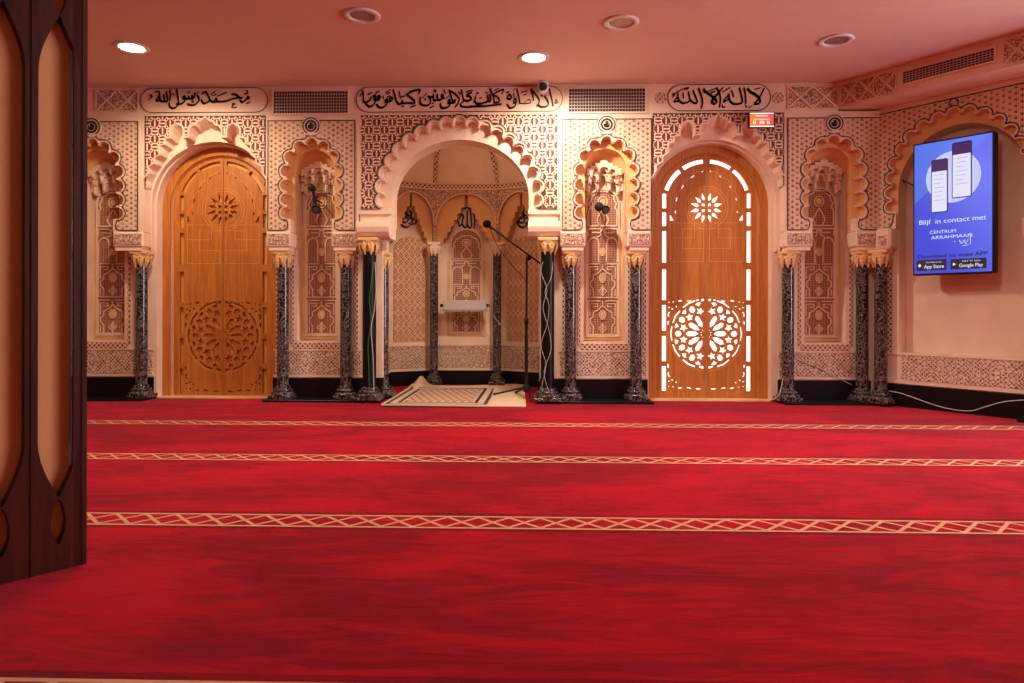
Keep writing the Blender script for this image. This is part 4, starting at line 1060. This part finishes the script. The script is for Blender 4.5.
# ---------------------------------------------------------------- downlights
lamp_on = Mat('lamp_glow', (1, .9, .8), .4, emis=(1, .86, .66), estr=14).m
lamp_off = Mat('lamp_glass', srgb(150, 110, 100), .25).m
for px, py, on, lb in ((132, 47, 1, 'lit round ceiling downlight at the left, above the closed oak door'), (362, 15, 0, 'unlit round ceiling downlight at the top, left of centre'),
        (534, 57, 1, 'lit round ceiling downlight in front of the security camera'), (621, 22, 0, 'unlit round ceiling downlight at the top, right of centre'), (836, 40, 0, 'unlit round ceiling downlight at the right, near the bulkhead')):
    v = ray(px, py); k = (CEIL-H)/v.z; t = empty('downlight', (v.x*k, v.y*k, CEIL), 0, lb, 'ceiling light')
    MB().lathe([(.088, 0), (.125, 0), (.128, -.006), (.118, -.013), (.092, -.010), (.085, -.002), (.088, 0)], 32).build('trim_ring', M['plastic_white'], t)
    MB().lathe([(.0001, -.006 if on else -.003), (.088, -.006 if on else -.002)], 32).build('lens', lamp_on if on else lamp_off, t)

# ---------------------------------------------------------------- security camera
u_, z_ = FM.uz(543, 88, -.07)
t = empty('security_camera', (u_, D-.07, CEIL), 0, 'small white dome security camera with black lens under the ceiling', 'security camera')
zz = z_-CEIL
MB().lathe([(.0, 0), (.05, 0), (.05, -.02), (.03, -.03)], 20).build('mount', M['plastic_white'], t)
MB().sphere((0, 0, zz), .052, 18).build('housing', M['plastic_white'], t)
MB().lathe([(.0001, -.062), (.025, -.060), (.036, -.05), (.037, -.035)], 20, 'Y', (0, 0, zz)).build('lens', M['black'], t)

# ---------------------------------------------------------------- prayer display
u0, z1 = FM.uz(748.5, 112, -.10); u1, z0 = FM.uz(775, 127.5, -.10)
t = empty('prayer_time_display', ((u0+u1)/2, D-.10, (z0+z1)/2), 0, 'small glowing orange wall display with white lettering', 'display')
w, h = (u1-u0)/2, (z1-z0)/2
MB().box(-w, w, 0, .03, -h, h, .003).build('casing', M['metal_black'], t)
MB().box(-.03, .03, .03, .10, -.03, .03).build('wall_bracket', M['metal_black'], t)
def emis(name, c, s=1.0): return Mat(name, (.02, .02, .02), .4, emis=c, estr=s).m
m = Mat('display_orange', (.02, .02, .02), .4, estr=1.0); x, y, z = m.xyz(); m.nt.links.new(m.mix((x/(2*w)+.5).smooth(0, 1), srgb(255, 130, 40), srgb(240, 80, 70)), m.b.inputs['Emission Color']); m.b.inputs['Emission Strength'].default_value = 1
MB().box(-w+.012, w-.012, -.002, 0, -h+.008, h-.008).build('screen', m.m, t)
dw_ = emis('display_white', (1, .95, .9), 1.3)
for bx_ in ((-w+.012, w-.012, -h+.006, -h+.014), (-w*.45, w*.45, h*.45, h*.53), (-w*.6, w*.6, h*.05, h*.1), (-w+.012, w-.012, h-.016, h-.009)):
    MB().box(bx_[0], bx_[1], -.004, -.002, bx_[2], bx_[3]).build('text_line', dw_, t)
g = MB()
for x_ in (-.62, -.50, -.12, .02, .14, .42, .55): g.box(w*x_-.003, w*x_+.003, -.004, -.002, -h*.55, -h*.15)
g.build('digits', dw_, t)

# ---------------------------------------------------------------- wall screen
def text_mesh(mb, s, size, cx, cz, y0, y1, width=None, align='CENTER', bold=0):
    cu = bpy.data.curves.new('txt', 'FONT'); cu.body = s; cu.size = size; cu.align_x = align; cu.offset = bold
    ob = bpy.data.objects.new('txt', cu); COL.objects.link(ob); bpy.context.view_layer.update()
    dg = bpy.context.evaluated_depsgraph_get(); me = bpy.data.meshes.new_from_object(ob.evaluated_get(dg)); 
    vs = [tuple(v.co) for v in me.vertices]; k = 1
    if vs and width: xs = [v[0] for v in vs]; k = width/(max(xs)-min(xs)); c0 = (max(xs)+min(xs))/2
    else: c0 = 0
    mb.add([(cx+(v[0]-c0)*k, y0, cz+v[1]) for v in vs], [tuple(p.vertices) for p in me.polygons])
    bpy.data.objects.remove(ob); bpy.data.curves.remove(cu); bpy.data.meshes.remove(me)
FT = Frame(*(FR.M @ Vector((0, -.10, 0))).xy, radians(-50))
tl = FT.uz(913.5, 144.5); tr = FT.uz(994, 131); bl = FT.uz(912.5, 275.7); br = FT.uz(994, 272.8)
w = (tr[0]-tl[0]+br[0]-bl[0])/4; h = (tl[1]+tr[1]-bl[1]-br[1])/4; cx = (tl[0]+tr[0]+bl[0]+br[0])/4; cz = (tl[1]+tr[1]+bl[1]+br[1])/4
p = FT.M @ Vector((cx, 0, cz))
TV = empty('wall_screen', p, FT.rz, 'tall portrait screen with a blue app advert on the right wall', 'screen')
MB().box(-w, w, 0, .10, -h, h, .006).build('casing', M['metal_black'], TV)
MB().box(-.12, .12, .10, .17, -.2, .2).build('wall_bracket', M['metal_black'], TV)
m = Mat('screen_blue', (.01, .01, .02), .25, estr=1.0); x, y, z = m.xyz()
dg1 = (z-x*.9).gt(-.02) if False else ((z*1.0+x*-1.0)*1.0)
blue = m.mix(((x*1.0-z*.0)+(z*.35)).smooth(-.3, .35), srgb(62, 74, 214), srgb(96, 110, 240))
blue = m.mix((x*1.25+z*-1.0).gt(-.28)*(z.gt(.06))*.0+(z*1.0-x*.9).gt(.30)*.35, blue, srgb(80, 150, 245))
m.nt.links.new(blue, m.b.inputs['Emission Color']); m.b.inputs['Emission Strength'].default_value = 1
MB().box(-w+.012, w-.012, -.002, 0, -h+.014, h-.012).build('screen', m.m, TV)
e_w = emis('screen_white', srgb(225, 225, 250), 1.0); e_d = emis('screen_dark', srgb(14, 10, 60), 1); e_p = emis('screen_purple', srgb(60, 30, 90), 1); e_c = emis('screen_circle', srgb(196, 200, 246), 1)
def q(u, v):      # position on the screen, from its corners in the photo
    t_ = 130-50*(u-128)/302; b_ = 628-10*(u-122)/310
    return ((u-278)/302*2*w, h*(1-2*(v-t_)/(b_-t_)))
      # crop pixels -> screen
def Q(pts): return [q(*p_) for p_ in pts]
def rrect(x0, z0, x1, z1, r=.008): return arc(x1-r, z1-r, r, 0, 90, 4)+arc(x0+r, z1-r, r, 90, 180, 4)+arc(x0+r, z0+r, r, 180, 270, 4)+arc(x1-r, z0+r, r, 270, 360, 4)
c_ = q(282, 252); MB().plate(circ(c_[0], c_[1], w*.68, 40, w*.72), [], -.0035, -.002).build('white_disc', e_c, TV)
ph = [((200, 190), (264, 385)), ((279, 125), (352, 328))]
for (a0, b0) in ph:
    A_, B_ = q(*a0), q(*b0)
    g = MB().plate(rrect(A_[0], B_[1], B_[0], A_[1], .014), [], -.0055, -.0035).build('phone_picture', e_d, TV)
    MB().plate(rrect(A_[0]+.006, B_[1]+.008, B_[0]-.008, A_[1]-.10, .006), [], -.007, -.0055).build('phone_screen', e_w, g)
    MB().plate(rrect(A_[0]+.006, A_[1]-.10, B_[0]-.008, A_[1]-.008, .006), [], -.0068, -.0055).build('phone_header', e_p, g)
    k = MB(); wd2 = B_[0]-A_[0]
    for j in range(7):
        z_ = A_[1]-.13-j*.035; k.box(A_[0]+wd2*.2, B_[0]-wd2*(.2+.1*(j % 3)), -.008, -.007, z_-.002, z_+.002)
    k.build('text_lines', emis('screen_grey', srgb(150, 150, 200), 1), g)
g = MB()
z_ = q(278, 425)[1]; text_mesh(g, 'Blijf  in contact met', .055, 0, z_, -.004, 0, w*1.66)
text_mesh(g, 'CENTRUM', .036, -w*.22, q(245, 466)[1], -.004, 0, w*.66); text_mesh(g, 'ARRAHMAAN', .04, -.01*w, q(268, 486)[1], -.004, 0, w*1.02)
for s_ in ([(306, 494), (316, 506), (324, 492), (330, 508), (338, 490)], [(346, 466), (347, 508)], [(288, 497), (291, 499)], [(318, 514), (340, 511)]): pen(g, Q(s_), .005, -.004, -.002, 50, .4)
g.build('lettering', e_w, TV)
g = MB(); text_mesh(g, 'Download nu onze APP', .040, 0, q(278, 556)[1], -.004, 0, w*1.74, bold=.001); g.build('caption', emis('screen_navy', srgb(12, 8, 70), 1), TV)
for (a0, b0, big, small, ic) in (((142, 570), (259, 606), 'App Store', 'Download on the', 0), ((274, 566), (404, 600), 'Google Play', 'GET IT ON', 1)):
    A_, B_ = q(*a0), q(*b0)
    bd = MB().plate(rrect(A_[0], B_[1], B_[0], A_[1], .008), [], -.0035, -.002).build('store_badge', emis('badge_black', (.004, .003, .01), 1), TV)
    g = MB(); hh = A_[1]-B_[1]; cxx = (A_[0]+B_[0])/2+.02; ww = (B_[0]-A_[0])
    text_mesh(g, big, hh*.48, cxx, B_[1]+hh*.20, -.005, 0, ww*.66, bold=.0004); text_mesh(g, small, hh*.2, cxx, B_[1]+hh*.70, -.005, 0, ww*.5)
    ix, iz = A_[0]+ww*.11, (A_[1]+B_[1])/2
    if ic: g.add([(ix-.010, -.005, iz-.014), (ix+.014, -.005, iz), (ix-.010, -.005, iz+.014)], [(0, 1, 2)])
    else:
        n_ = circ(ix, iz-.002, .0115, 16, .0125); g.add([(x, -.005, z) for x, z in n_], [tuple(range(len(n_)))])
        g.add([(ix+.001, -.005, iz+.012), (ix+.007, -.005, iz+.020), (ix+.004, -.005, iz+.012)], [(0, 1, 2)])
    g.build('badge_lettering', e_w, bd)
# little wall lamp arm left of the screen
a_ = FR.M @ Vector((xfl+.01, .14, FR.z(183, 900, .1))); 
g = MB().tube([a_, FR.M @ Vector((FR.u(901, .1), .1, FR.z(179.5, 901, .1))), FR.M @ Vector((FR.u(914, .0), .0, FR.z(186, 914, 0)))], .006)
o = g.build('power_cable', M['rubber']); shift(o, a_); tag(o, 'short black cable running from the arch edge to the wall screen', 'cable')

# ---------------------------------------------------------------- small black spotlights in the niches
def clip_lamp(nm, px1, py1, r1, px2, py2, r2, label):
    dd = .10; u1, z1 = FM.uz(px1, py1, dd); u2, z2 = FM.uz(px2, py2, dd)
    t = empty(nm, (u2, D+dd, z2), 0, label, 'spotlight'); x1, z1 = u1-u2, z1-z2
    a = FM.u(px1+r1, dd)-u1; b = FM.u(px2+r2, dd)-u2
    MB().lathe([(.0001, -.03), (a*.8, -.03), (a, -.02), (a, .03), (a*.6, .05), (.0001, .05)], 18, 'Y', (x1, 0, z1)).build('lamp_head', M['metal_black'], t)
    MB().lathe([(b*.75, -.022), (b*.9, -.035), (b, -.03), (b, .02), (b*.6, .05), (.0001, .05)], 18, 'Y').build('lamp_head', M['metal_black'], t)
    MB().lathe([(.0001, -.024), (b*.75, -.022)], 18, 'Y').build('lamp_lens', M['rubber'], t)
    MB().tube([(x1, .03, z1), ((x1)*.5-.012, .05, z1*.5), (0, .03, 0)], .012).tube([(x1*.5-.012, .05, z1*.5), (x1*.5, .21, z1*.5)], .008).build('bracket', M['metal_black'], t)
    return t
clip_lamp('niche_spotlight', 312, 188, 3.2, 316.5, 209.5, 4, 'black two-headed spotlight on a bracket inside the left carved niche')
clip_lamp('niche_spotlight', 599, 206.6, 4.2, 605.6, 210, 3.8, 'pair of round black lamp heads with a hanging cable in the right carved niche')
pts = [(606, 213), (605.5, 222), (603, 231), (596, 235), (590, 233), (586.5, 226), (586.8, 215), (590, 206), (595, 196), (597, 186), (597.5, 180)]
o = MB().tube(catmull([tuple(at_y(a, b, D+.13)) for a, b in pts], 4), .0035, 6).build('hanging_cable', M['rubber']); shift(o, at_y(596, 235, D+.13)); tag(o, 'thin black cable looping from the round lamp heads in the right carved niche', 'cable')

# ---------------------------------------------------------------- ledge in the mihrab
p = at_y(465, 305.5, YB-.12)
t = empty('wall_ledge', p, 0, 'pale grey bar ledge with end brackets inside the prayer niche', 'ledge')
w = (at_y(486.5, 305, YB-.12).x-at_y(443.5, 305, YB-.12).x)/2
g = MB(); g.box(-w, w, -.05, .05, -.05, .055, .008); g.build('shelf', M['grey'], t)
g = MB(); g.box(-w-.03, w+.01, -.07, .05, -.062, -.05, .003); g.build('tray', M['chrome'], t)
for sx in (-1, 1): MB().lathe([(.0001, -.0), (.018, 0), (.018, .035), (.0001, .035)], 14, 'X', (sx*(w+.0175)-.0175, 0, 0)).build('end_knob', M['metal_black'], t)
g = MB()
for sx in (-1, 1): g.box(sx*w*.8-.015, sx*w*.8+.015, .05, .20, -.02, .02)
g.build('wall_bracket', M['metal_black'], t)
o = MB().tube(catmull([tuple(at_y(a, b, YB-.16)) for a, b in ((488, 306), (492, 314), (501, 325), (510, 332), (517, 338))], 4), .003, 6).build('power_cable', M['cable_white']); shift(o, at_y(488, 306, YB-.16)); tag(o, 'thin pale cable trailing from the right end of the grey ledge', 'cable')

# ---------------------------------------------------------------- microphone stand
by = 6.42; base = at_y(526.5, 300, by); bx = base.x
t = empty('microphone_stand', (bx, by, 0), 0, 'black boom microphone stand on a tripod base at the prayer niche', 'microphone stand')
def loc(px, py, Y=by): v = at_y(px, py, Y); return (v.x-bx, Y-by, v.z)
zt = loc(528.5, 258)[2]
MB().tube([(0, 0, .10), (0, 0, .75)], .016, 12).build('lower_pole', M['metal_black'], t)
MB().tube([(0, 0, .72), (.002, 0, zt)], .011, 12).build('upper_pole', M['metal_black'], t)
MB().lathe([(.012, .70), (.022, .71), (.022, .76), (.012, .775)], 14).build('collar', M['metal_black'], t)
MB().lathe([(.014, .07), (.030, .08), (.032, .13), (.018, .15)], 14).build('tripod_hub', M['metal_black'], t)
for fx, fy in ((492, 396), (531, 402), (507, 390)):
    v = floor_pt(fx, fy); e = Vector((v.x-bx, v.y-by, .02)); 
    if e.length > .42: e = Vector((e.x, e.y, 0)).normalized()*.40+Vector((0, 0, .02))
    lg = MB().tube([(0, 0, .12), tuple(e)], .009, 8).build('leg', M['metal_black'], t)
    MB().sphere(tuple(e), .014, 10).build('rubber_foot', M['rubber'], lg)
e0, e1 = Vector(loc(541, 264, by-.02)), Vector(loc(490, 226.5, by-.15))
MB().tube([e0, e1], .0085, 10).build('boom_arm', M['metal_black'], t)
MB().sphere(loc(529, 257.5), .024, 12, (1, 1, 1.3)).build('clutch', M['metal_black'], t)
e2 = Vector(loc(486, 223, by-.16)); d = (e2-e1)
mic = MB().tube([e1-d*.6, e1, e2], [.012, .014, .016], 12).build('microphone', M['metal_black'], t)
MB().sphere(loc(487, 224, by-.16), .036, 16, (1.05, 1.05, 1)).build('windscreen', M['foam'], mic)
MB().tube(catmull([loc(a, b, by-.10+.01*i) for i, (a, b) in enumerate(((490, 228), (496, 243), (504, 256), (514, 267), (521, 275), (526, 283), (527, 300)))], 4), .004, 6).build('microphone_cable', M['rubber'], t)

# ---------------------------------------------------------------- rugs
fl, fr_, bl_, br_ = floor_pt(455, 408), floor_pt(526, 407.6), floor_pt(409, 387.2), floor_pt(522, 386)
def rug_mesh(P, nx, ny, zf, thick=.006):
    vs = []; (A, B, C_, D_) = P     # front-left, front-right, back-right, back-left
    for j in range(ny+1):
        for i in range(nx+1):
            s_, r_ = i/nx, j/ny; p_ = A*(1-s_)*(1-r_)+B*s_*(1-r_)+C_*s_*r_+D_*(1-s_)*r_
            vs.append((p_.x, p_.y, zf(s_, r_, p_)))
    n = len(vs); vs += [(x, y, max(z-thick, .0005)) for x, y, z in vs]; W = nx+1; fs = []
    for j in range(ny):
        for i in range(nx): a = j*W+i; fs += [(a, a+1, a+W+1, a+W), (n+a, n+a+W, n+a+W+1, n+a+1)]
    for i in range(nx): fs += [(i, n+i, n+i+1, i+1), (ny*W+i, ny*W+i+1, n+ny*W+i+1, n+ny*W+i)]
    for j in range(ny): fs += [(j*W, (j+1)*W, n+(j+1)*W, n+j*W), (j*W+nx, n+j*W+nx, n+(j+1)*W+nx, (j+1)*W+nx)]
    return MB().add(vs, fs, False)
beige = Mat('beige_blanket', srgb(226, 196, 160), .95); beige.bump(beige.noise(200, 2), .3, .003); beige = beige.m
FLp = floor_pt(381, 405.5)
def zblk(s_, r_, p_): return .010+.10*math.exp(-((s_-.09)/.05)**2)*math.exp(-((r_-1)/.16)**2)+.004*sin(s_*9)*r_*0+.03*max(0, r_-.9)*10*.5*(0.5+.5*cos(s_*7))
o = rug_mesh((FLp, fr_, floor_pt(524, 386), floor_pt(411, 387)), 40, 30, zblk).build('floor_blanket', beige); shift(o, (FLp.x, FLp.y, 0))
tag(o, 'plain beige blanket spread under the patterned rug at the prayer niche', 'blanket')
A, B_, C_, D_ = floor_pt(382, 406.4), floor_pt(488, 408), floor_pt(493.5, 391), floor_pt(410, 389.5)
t_rug = Mat('woven_rug', (.7, .5, .4), .95)
g = rug_mesh((A, B_, C_, D_), 30, 30, lambda s_, r_, p_: .020+.012*max(0, r_-.93)/.07, .006)
rg = g.build('prayer_rug', t_rug.m); shift(rg, (A.x, A.y, 0)); tag(rg, 'patterned prayer rug with dark border and fringe lying before the prayer niche', 'rug')
x, y, z = t_rug.xyz(); Lx = (B_-A).length; Ly = (D_-A).length; skew = (D_.x-A.x)/(D_.y-A.y)
sx_ = (x-y*skew)/Lx; ry_ = y/Ly
ed = sx_.min(1-sx_).min((ry_.min(1-ry_))*1.4)
lat = tri(sx_*13+ry_*6, 1.0); lat2 = tri(sx_*13-ry_*6, 1.0); k1 = lat.lt(.24).max(lat2.lt(.24))
cfield = t_rug.mix(k1, srgb(214, 172, 138), srgb(146, 108, 84))
cc = t_rug.mix(ed.lt(.17), cfield, srgb(206, 180, 150)); cc = t_rug.mix(ed.lt(.15)*ed.gt(.115), cc, srgb(40, 36, 40)); cc = t_rug.mix(ed.lt(.055)*ed.gt(.02), cc, srgb(48, 52, 50))
t_rug.color(cc); t_rug.bump(k1, .2, .002)
g = MB()
for i in range(60):
    s_ = (i+.5)/60; p_ = A.lerp(B_, s_)-A; g.box(p_.x-.003, p_.x+.003, p_.y-.035-.006*random.random(), p_.y+.002, .012, .017)
g.build('fringe', beige, rg)

# ---------------------------------------------------------------- loose cables
def cable(pts3, r, mat, label, name='cable'):
    o = MB().tube(catmull([tuple(p) for p in pts3], 4), r, 6).build(name, mat); shift(o, pts3[0]); return tag(o, label, 'cable')
yf = D-.055
cable([at_y(a, b, yf) for a, b in ((374, 262), (371, 285), (369.5, 300), (371, 320), (368, 345), (369, 370), (369, 392))], .0035, M['cable_green'], 'green cable running down the left front column of the prayer niche')
cable([at_y(a, b, yf-.004) for a, b in ((375, 262), (376, 290), (374, 312), (371, 330), (373, 355), (374, 390))], .003, M['cable_white'], 'pale cable running down the left front column of the prayer niche')
cable([at_y(a, b, yf) for a, b in ((553, 262), (551, 278), (545, 292), (549, 305), (547, 325), (541, 345), (546, 365), (542, 385), (543, 395))], .0022, M['cable_white'], 'pale cable zigzagging down the right front column, starting beside the niche wall')
cable([at_y(a, b, yf-.004) for a, b in ((543, 262), (541, 272), (547, 290), (543, 308), (549, 330), (551, 350), (544, 372), (549, 392))], .0022, M['cable_white'], 'second pale cable crossing the first on the right front column')
wp = lambda px, py, dd=.02: FR.M @ Vector((FR.u(px, dd), dd, FR.z(py, px, dd)))
cable([wp(888, 391), wp(900, 393), wp(915, 398), wp(930, 403.5), wp(950, 409), wp(970, 411), wp(985, 407), wp(1003, 402), wp(1024, 400), wp(1040, 399)], .004, M['cable_white'], 'thin white cable drooping along the black plinth below the wall screen')
cable([at_y(a, b, D+.16) for a, b in ((794, 357), (806, 363), (820, 368), (838, 378), (852, 385))], .003, M['cable_white'], 'thin pale cable slanting across the carved dado right of the backlit door')
cable([at_y(a, b, D-.02) for a, b in ((783, 378), (781, 388), (779, 395), (772, 400))], .003, M['cable_white'], 'short pale cable at the foot of the backlit door frame')

# ---------------------------------------------------------------- foreground pillar
NP = 6
c0 = floor_pt(31, 577.3); c1 = floor_pt(85, 563.8)
NP = 4; bw = (c1-c0).length; side = bw; full = bw*3; PR = full/2/sin(pi/NP); ang = atan2(c1.y-c0.y, c1.x-c0.x)
ap = full/2; ndir = Vector((sin(ang), -cos(ang), 0)); cen = c1-(c1-c0).normalized()*(full/2)-ndir*ap
PT = empty('clad_pillar', (cen.x, cen.y, 0), 0, 'dark wooden fretwork pillar with cream fabric panels in the left foreground', 'pillar')
n8 = [(ap-.038)*sqrt(2)]*NP
g = MB(); core = [(n8[k]*cos(ang-pi/2+pi/NP+k*2*pi/NP), n8[k]*sin(ang-pi/2+pi/NP+k*2*pi/NP)) for k in range(NP)]
g.add([(x, y, 0) for x, y in core]+[(x, y, CEIL) for x, y in core], [(k, (k+1) % NP, NP+(k+1) % NP, NP+k) for k in range(NP)])
g.build('fabric_lining', M['fabric'], PT)
hw = side/2-.019
zf = lambda py: H+(HY-py)/FPX*2.24
def ogee(z0, z1, hw_, el):
    r = [(.0015+hw_*sin(pi/2*i/10), z0+el*i/10) for i in range(11)]; r += [(x, z1-(z-z0)) for x, z in r[::-1]]
    return r+[(-x, z) for x, z in r[::-1]]
zz0, zz1 = zf(497), zf(20)
lens_ = lambda z0, z1: [(.0015, z0)]+catmull([(.0015, z0), (hw*.32, z0+(z1-z0)*.3), (hw*.36, z0+(z1-z0)*.55), (hw*.22, z1-(z1-z0)*.15), (.0015, z1)], 3)[1:]
def sym(r): return r+[(-x, z) for x, z in r[::-1]]
h1 = sym(lens_(zf(543), zz0-.003)); h2 = ogee(zz0+.003, zz1-.003, hw, .19); h3 = sym(lens_(zz1+.003, zz1+.16)); h4 = ogee(zz1+.167, CEIL-.12, hw, .19)
pm_ = None
for k in range(NP):
    for j in (1, 0, -1):
        T = Matrix.Rotation(ang+k*pi/2, 4, 'Z') @ Matrix.Translation((j*bw, -ap, 0))
        if pm_ is None:
            o = MB().plate([(-side/2, 0.0), (side/2, 0.0), (side/2, CEIL), (-side/2, CEIL)], [h1, h2, h3, h4], 0, .034).build('fretwork_panel', M['darkwood'], PT); pm_ = o
            s0 = MB().box(-side/2-.002, -side/2+.004, -.004, .010, 0, CEIL).build('joint_bead', M['darkwood'], o)
        else:
            o = pm_.copy(); COL.objects.link(o); o.parent = PT; q_ = s0.copy(); COL.objects.link(q_); q_.parent = o
        o.matrix_local = T
